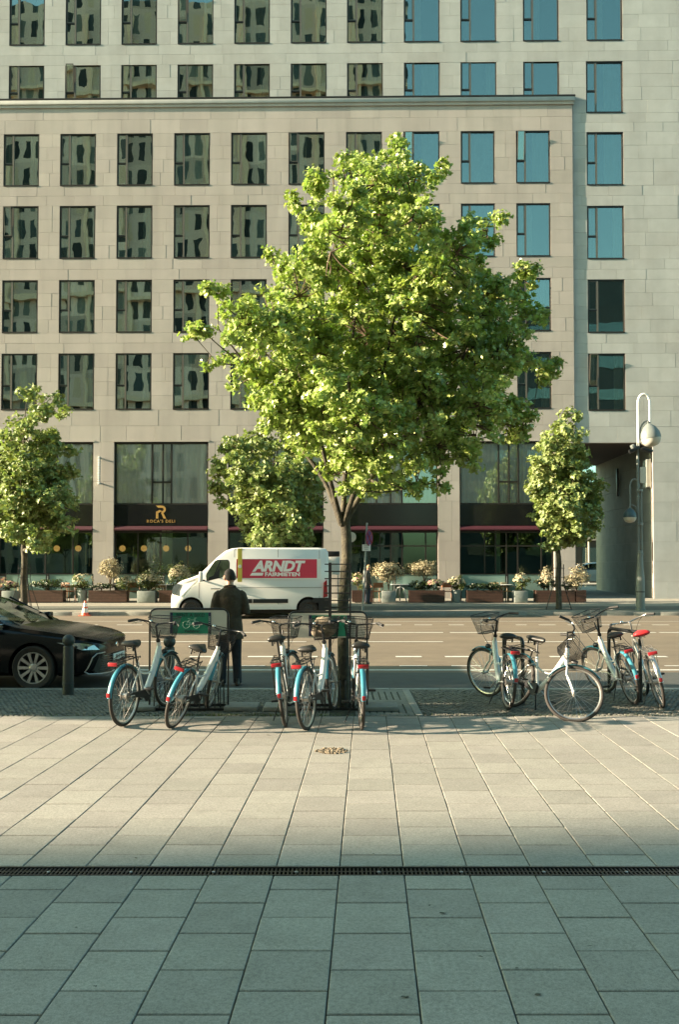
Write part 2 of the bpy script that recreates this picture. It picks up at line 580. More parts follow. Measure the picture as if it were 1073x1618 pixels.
# the broken patch in one slab, filled with rubble
def rubble():
    r = random.Random(9)
    mb = MB()
    for i in range(150):
        a = r.uniform(0, 2 * pi); q = sqrt(r.random())
        x = cos(a) * q * .155; y = sin(a) * q * .13
        s = r.uniform(.006, .02)
        mb.ball((x, y, .002 + s * .25), (s, s * r.uniform(.7, 1.2), s * .6), 5, 4, Matrix.Rotation(r.uniform(0, 6), 4, 'Z') if i % 2 else None)
    return mb
o = rubble().build('rubble', pm('rubble', (.20, .16, .11), .95, var=.4, vs=40, rnd=.4, island=True), None, None, loc=(HOLE.x, HOLE.y, .0))
tag(o, 'small patch of brown rubble in a broken paving slab', 'rubble', kind='stuff')

# a little litter on the slabs
def litter():
    r = random.Random(31); mb = MB()
    for (px, py, L) in ((215, 1357, .05), (850, 1573, .06), (640, 1577, .07), (700, 1444, .07), (678, 1432, .04), (933, 1496, .05), (760, 1513, .05), (817, 1531, .03), (423, 1162, .08), (120, 1467, .03), (330, 1409, .025), (980, 1402, .03), (590, 1350, .03), (150, 1560, .03)):
        p = gnd(px, py); a = r.uniform(-.4, .4)
        R_ = Matrix.Translation((p.x, p.y, .004)) @ Matrix.Rotation(a, 4, 'Z')
        n = 9
        L *= .62; vs = [(L * .5 * cos(2 * pi * k / n) * r.uniform(.7, 1.1), L * .2 * sin(2 * pi * k / n) * r.uniform(.6, 1.1), r.uniform(0, .004)) for k in range(n)]
        mb.add(vs, [tuple(range(n))], R_)
    o = mb.build('litter', pm('dry_leaf', (.07, .07, .05), .9), None, None)
    tag(o, 'scattered dry leaf scraps lying on the paving slabs', 'litter', kind='stuff')
litter()

# slotted drain
def drain():
    t = empty('drain_channel', (0, (D0 + D1) / 2, 0))
    tag(t, 'black slotted drain channel crossing the grey paving', 'drain')
    w = D1 - D0
    L = .5
    mb = MB()
    for s in (-1, 1):
        mb.box((0, s * (w / 2 - .008), -.012), (L - .006, .014, .022))
    nb = 20
    for i in range(nb):
        mb.box((-L / 2 + (i + .5) * L / nb, 0, -.014), (.011, w - .03, .016))
    mb.box((0, 0, -.014), (L - .01, .012, .015))
    me = mb.mesh('grate', M['black'], None)
    bolt = MB(); bolt.lathe([(.012, -.006), (.012, .001), (.008, .003)], 10)
    bm_ = bolt.mesh('bolt', M['steel'])
    for i in range(-9, 10):
        g = inst('grate', me, t, (i * L, 0, 0))
        inst('bolt', bm_, g, (L / 2 - .012, 0, -.006))
    mb = MB(); mb.box((0, 0, -.045), (9.6, w, .02)); mb.build('channel', M['blackmat'], t, None)
drain()

# mosaic stones of the kerbside strip (hundreds of little stones: one mass)
sheet('kerbside_strip', -60, 60, Y_PAVE, Y_KERB, -0.012, M['cobblebed'])
PIT = (gnd(487, 1128).x, gnd(655, 1128).x, Y_PAVE + .02, Y_KERB - .05)
def cobbles():
    r = random.Random(3)
    V, F = [], []
    s = .066
    ny = int((Y_KERB - Y_PAVE) / s)
    for j in range(ny):
        for i in range(-84, 85):
            x = i * s + (j % 2) * s * .5 + r.uniform(-.008, .008)
            y = Y_PAVE + .035 + j * s + r.uniform(-.008, .008)
            if PIT[0] - .12 < x < PIT[1] + .12: continue
            a = s * .5 * r.uniform(.72, .93); b = s * .5 * r.uniform(.72, .93)
            th = r.uniform(-.25, .25); z = r.uniform(-.004, .005)
            n = len(V)
            for (k, zz) in ((1, -.02), (1, z - .006), (.72, z)):
                for (p, q) in ((-1, -1), (1, -1), (1, 1), (-1, 1)):
                    X = p * a * k; Y = q * b * k
                    V.append((x + X * cos(th) - Y * sin(th), y + X * sin(th) + Y * cos(th), zz))
            F.append((n + 8, n + 9, n + 10, n + 11))
            for o_ in (0, 4):
                for k in range(4):
                    F.append((n + o_ + k, n + o_ + (k + 1) % 4, n + o_ + 4 + (k + 1) % 4, n + o_ + 4 + k))
    me = bpy.data.meshes.new('cobbles'); me.from_pydata(V, [], F); me.materials.append(M['cobble'])
    o = inst('cobbles', me)
    tag(o, 'small grey mosaic stones between the kerb and the slabs', 'cobbles', kind='stuff')
cobbles()
def moss():
    r = random.Random(13)
    mb = MB()
    for i in range(900):
        x = r.choice([r.gauss(-1.45, .35), r.gauss(-.55, .3), r.uniform(-4.5, 4.5)]); y = Y_PAVE + abs(r.gauss(.02, .06))
        h = r.uniform(.012, .04); a = r.uniform(0, 6.28); w = .004
        dx, dy = cos(a) * w, sin(a) * w
        mb.add([(x - dx, y - dy, -.005), (x + dx, y + dy, -.005), (x + r.uniform(-.015, .015), y + r.uniform(-.015, .015), h)], [(0, 1, 2)])
    o = mb.build('grass_tufts', leafmat('weed', (.06, .10, .025), (.1, .15, .03)), None, None, fixn=False)
    tag(o, 'thin weeds growing along the edge of the mosaic strip', 'weeds', kind='stuff')
moss()

# tree pit: concrete border, slotted cover plates
def tree_pit():
    t = empty('tree_grate', (0, Y_PAVE, 0)); tag(t, 'concrete tree pit cover with slots around the maple trunk', 'tree grate')
    conc = M['granite']
    y0, y1 = .03, Y_KERB - Y_PAVE - .06
    for (xa, xb) in ((PIT[0] - .1, PIT[0]), (PIT[1], PIT[1] + .1)):
        mb = MB(); mb.b2((xa, y0, -.04), (xb, y1, .006), bev=.006); mb.build('border', conc, t)
    cx = gnd(541, 1117).x
    def plate(xa, xb, ya, yb, slots):
        mb = MB()
        n = slots
        gap = .022
        xs = [xa]
        step = (xb - xa) / (n + 1)
        my = (yb - ya) * .16
        mb.b2((xa + .004, ya + .004, -.04), (xb - .004, ya + my, .0)); mb.b2((xa + .004, yb - my, -.04), (xb - .004, yb - .004, .0))
        for k in range(n + 1):
            a = xa + k * step + (gap / 2 if k else .004); b = xa + (k + 1) * step - (gap / 2 if k < n else .004)
            mb.b2((a, ya + my, -.04), (b, yb - my, -.0005))
        mb.build('plate', M['platec'], t, None)
    M['platec'] = pm('plate_concrete', (.20, .20, .17), .85, var=.2, vs=10, bump=.3, bs=90)
    plate(PIT[0], cx - .16, y0, y1 / 2, 5); plate(PIT[0], cx - .16, y1 / 2, y1, 5)
    plate(cx + .16, PIT[1], y0, y1 / 2, 7); plate(cx + .16, PIT[1], y1 / 2, y1, 7)
    mb = MB(); mb.b2((cx - .16, y0, -.05), (cx + .16, y1, -.02)); mb.build('soil', M['soil'], t, None)
    mb = MB(); mb.b2((PIT[0], y0, -.09), (PIT[1], y1, -.06)); mb.build('pit_floor', M['soil'], t, None)
tree_pit()

# kerbs
def kerb(name, y0, y1, ztop, zbot, x0, x1, L, seed):
    r = random.Random(seed)
    k = empty(name, (0, y0, 0)); k['kind'] = 'structure'
    mb = MB(); mb.box((0, 0, 0), (L - .004, y1 - y0, ztop - zbot), bev=.007)
    me = mb.mesh('kerb_stone', M['granite'], 40)
    x = x0
    while x < x1:
        inst('kerb_stone', me, k, (x + L / 2, (y1 - y0) / 2 + r.uniform(-.003, .003), (ztop + zbot) / 2 + r.uniform(-.002, .002)))
        x += L
kerb('kerb', Y_KERB, Y_KERB2, .002, -.2, -9, 9, .75, 1)
kerb('far_kerb', Y_FKERB, Y_FKERB + .3, .082, -.2, -20, 20, 1.0, 2)

# road markings, each dash a mark of its own
def mark(x0, x1, y, w):
    mb = MB()
    xs = np.linspace(x0, x1, max(2, int(abs(x1 - x0) / 1.5)))
    z = Z_ROAD + .006
    vs = []
    for x in xs: vs += [(x, y - w / 2, z), (x, y + w / 2, z)]
    fs = [(2 * i, 2 * i + 2, 2 * i + 3, 2 * i + 1) for i in range(len(xs) - 1)]
    mb.add(vs, fs)
    return mb.build('lane_marking', M['roadpaint'], road_marks, None, fixn=False)
road_marks = empty('road_markings', (0, 0, 0)); road_marks['kind'] = 'structure'
def gx(px, y): return (px - PCX) / FPX * y
for row, segs, w in ((1058, [(-3000, 4000)], .14), (999, [(-3000, 700), (711, 1036), (1041, 4000)], .17),
                     (1013.5, [(384, 484), (766, 900), (560, 700), (200, 330), (940, 975)], .13),
                     (1037, [(300, 340), (392, 432), (489, 502), (548, 570), (625, 666), (703, 744), (783, 828), (868, 899), (1032, 1053), (150, 190), (1110, 1150)], .2),
                     (1051.5, [(213, 245), (382, 419), (520, 560), (631, 675), (713, 760), (1049, 1100), (100, 150)], .1),
                     (987, [(110, 155), (185, 225), (608, 634), (655, 683), (709, 733), (755, 785), (815, 832), (851, 878), (897, 931), (944, 969), (985, 1012), (1030, 1057), (20, 60), (60, 90)], .16),
                     (981.5, [(-3000, 240), (600, 4000)], .08)):
    y = 1.9 * FPX / (row - 892)
    for a, b in segs: mark(gx(a, y), gx(b, y), y, w)

# ================================================================ the stone building across the street
EX = Vector((cos(FTH), sin(FTH), 0)); EY = Vector((-sin(FTH), cos(FTH), 0)); FO = Vector((0, Y_FAC, 0))
def fac(px, py, d=0.0):
    """photograph pixel -> (along, up) on the facade plane set back by d"""
    r = ray(px, py); c = Vector((0, 0, CAM_H))
    t = (d - (c - FO).dot(EY)) / r.dot(EY)
    p = c + r * t - FO
    return p.dot(EX), p.z
def fu(px, d=0.0): return fac(px, 892, d)[0]
def fz(py, d=0.0): return fac(536, py, d)[1]

UNIT = MB(); UNIT.box((0, 0, 0), (1, 1, 1))
unit_stone = UNIT.mesh('stone', M['stone'], None)
unit_tstone = UNIT.mesh('stone', M['towerstone'], None)

def split_free(u0, u1, holes):
    out = []; a = u0
    for h0, h1 in sorted(holes):
        if h1 <= a or h0 >= u1: continue
        if h0 > a + .01: out.append((a, min(h0, u1)))
        a = max(a, h1)
    if a < u1 - .01: out.append((a, u1))
    return out

def clad(parent, courses, u0, u1, holes, L, ysurf, mesh, mat, seed, viewfn, limit=300, thick=.03):
    """courses: z limits; holes: (u0,u1,z0,z1). Every cladding stone is a piece of its own"""
    r = random.Random(seed)
    pieces = []
    for ci, (za, zb) in enumerate(zip(courses[:-1], courses[1:])):
        hs = [(h[0], h[1]) for h in holes if h[2] < (za + zb) / 2 < h[3]]
        for (a, b) in split_free(u0, u1, hs):
            w = b - a
            if w < L * .9:
                if w > .75 and r.random() < .7:
                    m = a + w * r.choice([.36, .5, .64]); cuts = [a, m, b]
                else: cuts = [a, b]
            else:
                cuts = [a]; x = a + L * (r.uniform(.35, .95))
                while x < b - L * .3:
                    cuts.append(x); x += L * r.uniform(.92, 1.08)
                cuts.append(b)
            for p, q in zip(cuts[:-1], cuts[1:]): pieces.append((p, q, za, zb))
    pieces.sort(key=lambda p: -(p[1] - p[0]) * (p[3] - p[2]) - (100 if viewfn(p) else 0))
    mb = MB()
    g = .0035
    for i, (p, q, za, zb) in enumerate(pieces):
        dy = r.uniform(-.0025, .0025)
        c = ((p + q) / 2, ysurf + thick / 2 + dy, (za + zb) / 2); s = (q - p - 2 * g, thick, zb - za - 2 * g)
        if i < limit and viewfn((p, q, za, zb)): inst('stone', mesh, parent, c, (0, 0, 0), s)
        else: mb.box(c, s)
    if mb.v:
        o = mb.build('stone', mat, parent, None); o['kind'] = 'stuff'

def wall_back(parent, us, zs, holes, y, mat, depth=.22):
    """backing wall with real openings and their reveals"""
    mb = MB()
    us = sorted(set(round(u, 4) for u in us)); zs = sorted(set(round(z, 4) for z in zs))
    def inh(u, z): return any(h[0] < u < h[1] and h[2] < z < h[3] for h in holes)
    for a, b in zip(us[:-1], us[1:]):
        for c, d in zip(zs[:-1], zs[1:]):
            if not inh((a + b) / 2, (c + d) / 2):
                mb.add([(a, y, c), (b, y, c), (b, y, d), (a, y, d)], [(0, 1, 2, 3)])
    for (a, b, c, d) in holes:
        e = y + depth; f = y - .03
        mb.add([(a, f, c), (a, e, c), (a, e, d), (a, f, d)], [(0, 1, 2, 3)])
        mb.add([(b, f, c), (b, e, c), (b, e, d), (b, f, d)], [(3, 2, 1, 0)])
        mb.add([(a, f, d), (b, f, d), (b, e, d), (a, e, d)], [(3, 2, 1, 0)])
        mb.add([(a, f, c), (b, f, c), (b, e, c), (a, e, c)], [(0, 1, 2, 3)])
    return mb.build('wall', mat, parent, None, fixn=False)

# ---- one window of the upper floors (origin: lower left corner of the opening, face at y = 0)
def window_kit(w, h, tag_):
    kit = {}
    f = .05
    sx = w * .27
    ty = h * .43
    mb = MB()
    y0, y1 = .015, .12
    mb.b2((0, y0, 0), (f, y1, h)); mb.b2((w - f, y0, 0), (w, y1, h)); mb.b2((f, y0, h - f), (w - f, y1, h)); mb.b2((f, y0 - .03, -.01), (w - f, y1, f + .012))
    kit['frame'] = mb.mesh('window', M['frame'], None)
    mb = MB(); mb.b2((sx - .035, .03, f), (sx + .035, .11, h - f)); kit['mullion'] = mb.mesh('mullion', M['framelight'], None)
    mb = MB(); mb.b2((f, .035, ty - .03), (sx - .035, .105, ty + .03)); kit['transom'] = mb.mesh('transom', M['frame'], None)
    mb = MB()
    a, b, c, d = f + .005, sx - .04, ty + .033, h - f - .005
    for lo, hi in (((a, c), (a + .03, d)), ((b - .03, c), (b, d)), ((a + .03, d - .03), (b - .03, d)), ((a + .03, c), (b - .03, c + .03))):
        mb.b2((lo[0] - a, -.015, lo[1] - c), (hi[0] - a, .02, hi[1] - c))
    kit['sash'] = mb.mesh('sash', M['framelight'], None); kit['sash_at'] = (a, .06, c)
    def pane(x0, x1, z0, z1):
        p = MB(); p.b2((x0, -.004, z0), (x1, .004, z1)); return p.mesh('pane', M['pane'], None)
    kit['p1'] = pane(sx + .03, w - f + .01, f, h - f + .01); kit['p2'] = pane(f - .01, sx - .03, f, ty - .02)
    kit['ps'] = pane(.02, b - a - .02, .02, d - c - .02)
    # drapes: wavy sheets of three widths
    kit['cur'] = []
    for cw in (w * .25, w * .45, w * .95):
        cb = MB(); n = max(12, int(cw * 22))
        vs = []
        for i in range(n + 1):
            x = cw * i / n; yy = .03 * sin(i * 1.35) + .012 * sin(i * .6)
            vs += [(x, yy, 0), (x, yy, h - .02)]
        cb.add(vs, [(2 * i, 2 * i + 2, 2 * i + 3, 2 * i + 1) for i in range(n)])
        kit['cur'].append(cb.mesh('drape', M['wincurtain'], 60, fixn=False))
    kit['w'] = w; kit['h'] = h
    return kit

def place_window(kit, parent, u, z, y, r):
    f = inst('window', kit['frame'], parent, (u, y, z))
    inst('mullion', kit['mullion'], f); inst('transom', kit['transom'], f)
    q = r.random()
    tilt = radians(r.uniform(5, 8)) if q < .16 else 0
    s = inst('sash', kit['sash'], f, kit['sash_at'], (tilt, 0, 0) if tilt else (0, 0, 0))
    if tilt: s.location = (kit['sash_at'][0], .03, kit['sash_at'][2])
    # panes carry a small tilt of their own, so that each one mirrors a slightly different view
    def tw(k=.006): return (r.uniform(-k, k), 0, r.uniform(-k, k))
    inst('pane', kit['p1'], f, (0, .075, 0), tw(.004)); inst('pane', kit['p2'], f, (0, .075, 0), tw(.004))
    ps = inst('pane', kit['ps'], f, s.location, (tilt, 0, 0) if tilt else tw())
    k = r.random()
    w = kit['w']
    if k < .45:
        inst('drape', kit['cur'][0], f, (.04, .22, 0)); inst('drape', kit['cur'][0], f, (w * .72, .22, 0))
    elif k < .72: inst('drape', kit['cur'][1], f, (w * r.choice([.04, .5]), .22, 0))
    elif k < .9: inst('drape', kit['cur'][2], f, (.03, .24, 0))
    return f

building = empty('stone_building', (0, Y_FAC, 0), (0, 0, FTH))
tag(building, 'beige stone building with rows of dark windows above shops and a cornice', 'building')
# columns and rows measured on the photograph
cols = [-85, 5, 94.5, 184.5, 274.8, 365, 456, 547, 638, 728.5, 816]
BU = [fac(c, 250)[0] for c in cols]
WW = 1.665
rowsb = [(208.5, 291.5), (322.8, 407), (440.5, 524.5), (557, 646.8)]
BR = [(fz(b), fz(a)) for a, b in rowsb]
BTOP = fz(165.0); BRIGHT = fac(906.5, 400)[0]; BLEFT = fu(-330)
kits = {}
def kit_for(w, h):
    k = (round(w, 2), round(h, 2))
    if k not in kits: kits[k] = window_kit(k[0], k[1], '')
    return kits[k]
holes = []
rw = random.Random(41)
for ri, (z0, z1) in enumerate(BR):
    for ci, u in enumerate(BU):
        w = WW if ci < 9 else 1.57
        holes.append((u, u + w, z0, z1))
# ground floor bays
bays = [(-188, -38), (-5, 145.5), (178.5, 328), (359.5, 511), (543, 693), (727, 877)]
ZB_TOP = fz(697.5); Z_G = zfar(Y_FAC) - .02
BAYU = [(fu(a), fu(b)) for a, b in bays]
bayholes = [(a, b, Z_G - .1, ZB_TOP) for a, b in BAYU]
allh = holes + bayholes
us = [BLEFT, BRIGHT] + [h[0] for h in allh] + [h[1] for h in allh]
zs = [Z_G - .4, BTOP] + [h[2] for h in allh] + [h[3] for h in allh]
wall_back(building, us, zs, allh, .03, M['stonejoint'])
# right return and top of the projecting volume
mb = MB(); mb.b2((BRIGHT - .03, .031, Z_G), (BRIGHT, 1.6, BTOP - .01)); mb.build('side_wall', M['stone'], building, None)
courses = [Z_G - .1]
for k in range(1, 9): courses.append(Z_G - .1 + (ZB_TOP - Z_G + .1) * k / 8)
zb = BR[3][0]
courses += [(ZB_TOP + zb) / 2, zb]
for i in range(3, -1, -1):
    z0, z1 = BR[i]
    courses += [z0 + (z1 - z0) * k / 4 for k in range(1, 5)]
    if i > 0:
        n0 = BR[i - 1][0]; courses += [(z1 + n0) / 2, n0]
z1 = BR[0][1]; courses += [z1 + (BTOP - z1) * .5, BTOP]
def vw(p): return p[1] > fu(-10) and p[0] < fu(1083)
clad(building, courses, BLEFT, BRIGHT, allh, 1.32, 0.0, unit_stone, M['stone'], 77, vw)
for (u0, u1, z0, z1) in holes:
    place_window(kit_for(u1 - u0, z1 - z0), building, u0, z0, .0, rw)
# cornice
mb = MB(); mb.b2((BLEFT, -.11, fz(163.5)), (BRIGHT + .10, .5, fz(156.5)), bev=.02); mb.build('cornice', M['towerstone'], building)
mb = MB(); mb.b2((BLEFT, -.13, fz(156.4)), (BRIGHT + .12, .5, fz(154.2))); mb.build('cornice_flashing', M['frame'], building)
mb = MB(); mb.b2((BLEFT, -.06, fz(168)), (BRIGHT + .06, .2, fz(163.6))); mb.build('cornice_moulding', M['stone'], building)
# dim rooms behind the panes
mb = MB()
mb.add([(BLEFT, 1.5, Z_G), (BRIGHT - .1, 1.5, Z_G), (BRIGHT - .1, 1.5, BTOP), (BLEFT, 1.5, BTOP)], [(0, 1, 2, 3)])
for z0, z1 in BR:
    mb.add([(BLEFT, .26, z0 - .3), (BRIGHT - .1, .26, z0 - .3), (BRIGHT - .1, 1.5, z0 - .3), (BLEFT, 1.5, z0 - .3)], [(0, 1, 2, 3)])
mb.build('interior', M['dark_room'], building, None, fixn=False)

# ---- ground floor bays
def letters(parent, name, s, size, mat, loc, **k):
    return inst(name, text_mesh(name, s, size, mat, **k), parent, loc)
ZS0, ZS1 = fz(830), fz(797)      # dark fascia
ZA = fz(837.5)
ZP = fz(908)                     # foot of the shop glazing
def storefront(a, b, idx):
    w = b - a
    s = empty('storefront', (a, 0, 0), parent=building)
    # upper glazing with pale curtains
    fr = MB(); f = .07
    y0, y1 = .10, .20
    xm = [w * .40, w * .515, w * .605] if idx != 4 else [w * .35, w * .5, w * .62]
    if idx in (5,): xm = [w * .42, w * .53, w * .63]
    fr.b2((0, y0, ZS1), (f, y1, ZB_TOP)); fr.b2((w - f, y0, ZS1), (w, y1, ZB_TOP)); fr.b2((f, y0, ZB_TOP - f * 1.3), (w - f, y1, ZB_TOP)); fr.b2((f, y0, ZS1), (w - f, y1, ZS1 + f))
    for x in xm: fr.b2((x - .035, y0 + .005, ZS1 + f), (x + .035, y1 - .005, ZB_TOP - f * 1.3))
    zt = ZS1 + (ZB_TOP - ZS1) * .36
    fr.b2((xm[0] + .035, y0 + .012, zt - .04), (xm[2] - .035, y1 - .012, zt + .04))
    fr.build('glazing_frame', M['frame'], s, None)
    xs = [f] + xm + [w - f]
    for x0, x1 in zip(xs[:-1], xs[1:]):
        p = MB(); p.b2((x0, .148, ZS1 + f), (x1, .154, ZB_TOP - f)); p.build('pane', M['curtglass'], s, None, rot=(0, 0, 0))
    c = MB(); n = int(w * 26); vs = []
    rr = random.Random(idx)
    ph = 0
    for i in range(n + 1):
        ph += rr.uniform(.7, 1.5)
        x = f + (w - 2 * f) * i / n; yy = .215 + .03 * sin(ph)
        vs += [(x, yy, ZS1), (x, yy, ZB_TOP)]
    c.add(vs, [(2 * i, 2 * i + 2, 2 * i + 3, 2 * i + 1) for i in range(n)])
    c.build('curtain', M['curtain'], s, 60, fixn=False)
    # stone lip over the bay
    mb = MB(); mb.b2((-.05, -.02, ZB_TOP + .0), (w + .05, .1, ZB_TOP + .07)); mb.build('lintel', M['stone'], s, None)
    # fascia and awning
    mb = MB(); mb.b2((0, .06, ZS0), (w, .14, ZS1 - .005)); fa = mb.build('fascia', M['fascia'], s, None)
    mb = MB(); mb.prism([(.058, ZA + .19), (-.03, ZA + .05), (-.03, ZA - .01), (.058, ZA)], .03, w - .03, 'x'); mb.build('awning', M['awning'], s, None)
    # lower glazing
    zt2 = ZA - .05
    fr = MB(); y0, y1 = .16, .24
    zc = zt2 - (zt2 - ZP) * .34
    if idx in (4, 5): xm2 = [w * .27, w * .385, w * .5, w * .62, w * .87]
    else: xm2 = [w * .25, w * .49, w * .78]
    fr.b2((0, y0, Z_G), (f, y1, zt2)); fr.b2((w - f, y0, Z_G), (w, y1, zt2)); fr.b2((f, y0, zt2 - f), (w - f, y1, zt2)); fr.b2((f, y0, ZP - .06), (w - f, y1, ZP + .05))
    for x in xm2: fr.b2((x - .03, y0 + .005, ZP + .05), (x + .03, y1 - .005, zt2 - f))
    if idx in (4, 5): fr.b2((f, y0 + .01, zc - .03), (w - f, y1 - .01, zc + .03))
    fr.build('shop_frame', M['frame'], s, None)
    xs = [f] + xm2 + [w - f]
    for x0, x1 in zip(xs[:-1], xs[1:]):
        p = MB(); p.b2((x0, .198, ZP), (x1, .204, zt2 - f * .5)); p.build('shop_pane', M['shopglass'], s, None)
    mb = MB(); mb.b2((.02, .15, Z_G - .05), (w - .02, .26, ZP - .07)); mb.build('plinth', M['fibre'], s, None)
    return s
SF = []
for i, (a, b) in enumerate(BAYU): SF.append(storefront(a, b, i))
s2 = SF[2]; w2 = BAYU[2][1] - BAYU[2][0]
letters(s2, 'sign_lettering', "ROCA'S DELI", .19, M['gold'], (fu(253) - BAYU[2][0], .052, fz(823.5)), extrude=.008, bold=.002, spacing=1.25)
# the sign's monogram: an R of two bands whose left foot is cut
def monogram():
    mb = MB()
    k = .60
    def P(pts, y=.0): mb.prism([(p[0] * k, p[1] * k) for p in pts], -.012, .0, 'y')
    P([(-.33, 1), (.1, 1), (.1, .82), (-.16, .82)])
    bow = [(.1 + .33 * sin(t), .70 + .30 * cos(t)) for t in [pi * i / 10 for i in range(11)]]
    inn = [(.1 + .16 * sin(t), .70 + .13 * cos(t)) for t in [pi * i / 10 for i in range(10, -1, -1)]]
    P(bow + inn)
    P([(-.33, 0), (-.15, 0), (-.15, .42), (.12, .57), (.12, .40), (.1, .4), (-.05, .72), (-.33, .56)][:4] + [(-.05, .66), (-.33, .52)])
    P([(.05, .46), (.24, .42), (.46, 0), (.25, 0)])
    return mb
monogram().build('sign_monogram', M['gold'], s2, None, loc=(fu(252) - BAYU[2][0], .052, fz(819)))
# shop interior: floor, rear wall, ceiling
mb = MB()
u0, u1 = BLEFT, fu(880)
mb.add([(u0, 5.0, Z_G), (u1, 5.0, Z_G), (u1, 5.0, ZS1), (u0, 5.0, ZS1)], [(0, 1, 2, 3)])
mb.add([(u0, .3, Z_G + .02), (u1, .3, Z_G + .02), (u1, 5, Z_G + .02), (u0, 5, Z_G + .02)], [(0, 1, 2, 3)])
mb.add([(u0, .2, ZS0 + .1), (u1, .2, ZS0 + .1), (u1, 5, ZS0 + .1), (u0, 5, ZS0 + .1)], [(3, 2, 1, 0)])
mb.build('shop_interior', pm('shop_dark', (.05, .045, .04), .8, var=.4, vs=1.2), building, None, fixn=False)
M['pale_col'] = pm('pale_plaster', (.42, .40, .33), .8, var=.1)
for px, wpx, y in ((219, 11, 1.6), (263, 17, 1.0), (117, 12, 1.4), (20, 30, 1.8), (405, 14, 1.5), (600, 12, 2.2), (787, 8, .9), (660, 20, 2.5), (805, 34, 3.5)):
    a = fu(px, y); w = wpx / 34.5
    mb = MB(); mb.b2((a - w / 2, y, Z_G), (a + w / 2, y + .2, ZS0)); mb.build('interior_pillar', M['pale_col'], building, None)

# lit globe lamps in the deli
M['globe'] = pm('lit_globe', (.6, .34, .15), .5, var=0, emit=(1.0, .42, .12), estr=.16)
def globe(px, py, d, rpx, lab):
    u, z = fac(px, py, d)
    p = FO + EX * u + EY * d + Vector((0, 0, z))
    t = empty('pendant_lamp', p); tag(t, lab, 'lamp', 'globe lamps in the deli')
    r = rpx / 34.0
    mb = MB(); mb.ball((0, 0, 0), r, 16, 10); mb.build('globe', M['globe'], t, 60)
    mb = MB(); mb.tube([(0, 0, r), (0, 0, ZS0 + .1 - z)], .008, 6); mb.build('cord', M['black'], t)
    mb = MB(); mb.lathe([(.05, r - .02), (.05, r + .04), (.02, r + .06)], 12); mb.build('cap', M['black'], t)
for px, d, lab in ((193, 1.0, 'amber globe lamp under the ROCA\'S DELI sign nearest the stone pier with the wall light'),
                   (227, 1.0, 'amber globe lamp directly left of the row of vertical wooden rods'),
                   (262, 1.0, 'amber globe lamp directly right of the row of vertical wooden rods'),
                   (297, 1.0, 'amber globe lamp above the nose of the white van'),
                   (89, 1.0, 'pinkish globe lamp just right of the small tree trunk by the black car'),
                   (123, 1.0, 'amber globe lamp beside a pale interior pillar with a red square')):
    globe(px, 866.5, d, 5.0, lab)
M['rod'] = pm('copper_rod', (.5, .27, .15), .45, var=.1)
for i, (px, y0, y1) in enumerate(((235.5, 862, 888), (242.5, 857, 886), (249, 857, 889), (255.5, 857, 889), (210, 864, 879), (135, 859, 893), (140.5, 857, 895))):
    d = .6
    u, za = fac(px, y1, d); _, zb_ = fac(px, y0, d)
    mb = MB(); mb.tube([(u, d, za), (u, d, zb_)], .032, 8); mb.build('hanging_rod', M['rod'], building)

# counter and bottle shelves inside the deli
def deli_fit(px0, px1, lab, d=3.6):
    u0, u1 = fu(px0, d), fu(px1, d)
    t = empty('bar_shelf', FO + EX * ((u0 + u1) / 2) + EY * d + Vector((0, 0, Z_G)), (0, 0, FTH)); tag(t, lab, 'shelf', 'bar shelves inside the deli')
    w = u1 - u0
    mb = MB(); mb.b2((-w / 2, -.9, 0), (w / 2, -.45, 1.1)); mb.build('counter', M['wood'], t, None)
    mb = MB(); mb.b2((-w / 2 - .05, -.95, 1.1), (w / 2 + .05, -.4, 1.16)); mb.build('counter_top', M['pale_col'], t, None)
    r = random.Random(int(px0))
    bt = MB(); bt.lathe([(.04, 0), (.04, .2), (.015, .27), (.015, .34)], 8); bms = [bt.mesh('bottle', m_, 40) for m_ in (pm('amber_bottle', (.30, .12, .03), .2), pm('green_bottle', (.05, .14, .06), .2), M['pale_col'])]
    for z in (1.3, 1.8, 2.3):
        mb = MB(); mb.b2((-w / 2, 0, z), (w / 2, .3, z + .04)); sh = mb.build('board', M['palewood_in'], t, None)
        x = -w / 2 + .1
        while x < w / 2 - .1:
            if r.random() < .8: inst('bottle', r.choice(bms), sh, (x, .15, z + .04))
            x += r.uniform(.12, .3)
M['palewood_in'] = pm('shelf_wood', (.30, .19, .10), .5, var=.2)
deli_fit(186, 256, 'bar shelf with bottles behind the hanging rods in the deli')
deli_fit(270, 322, 'bar shelf with bottles above the bonnet of the van')
deli_fit(60, 140, 'bar shelf with bottles behind the left street tree')

# wall light and its bracket
def wall_light():
    u, z = fac(157.5, 744)
    t = empty('wall_light', FO + EX * u + Vector((0, 0, z)), (0, 0, FTH)); tag(t, 'slim white vertical light fixed to the pier left of the ROCA\'S DELI bay', 'wall light')
    mb = MB()
    for k in range(11): mb.box((0, -.16, -.6 + k * .12), (.10, .09, .095), bev=.01)
    mb.build('fins', M['white'], t)
    mb = MB(); mb.box((.03, -.06, .58), (.06, .13, .06)); mb.box((.03, -.06, -.58), (.06, .13, .06)); mb.build('bracket', M['zinc'], t, None)
    mb = MB(); mb.box((.045, -.14, 0), (.02, .06, 1.3)); mb.build('spine', M['zinc'], t, None)
wall_light()

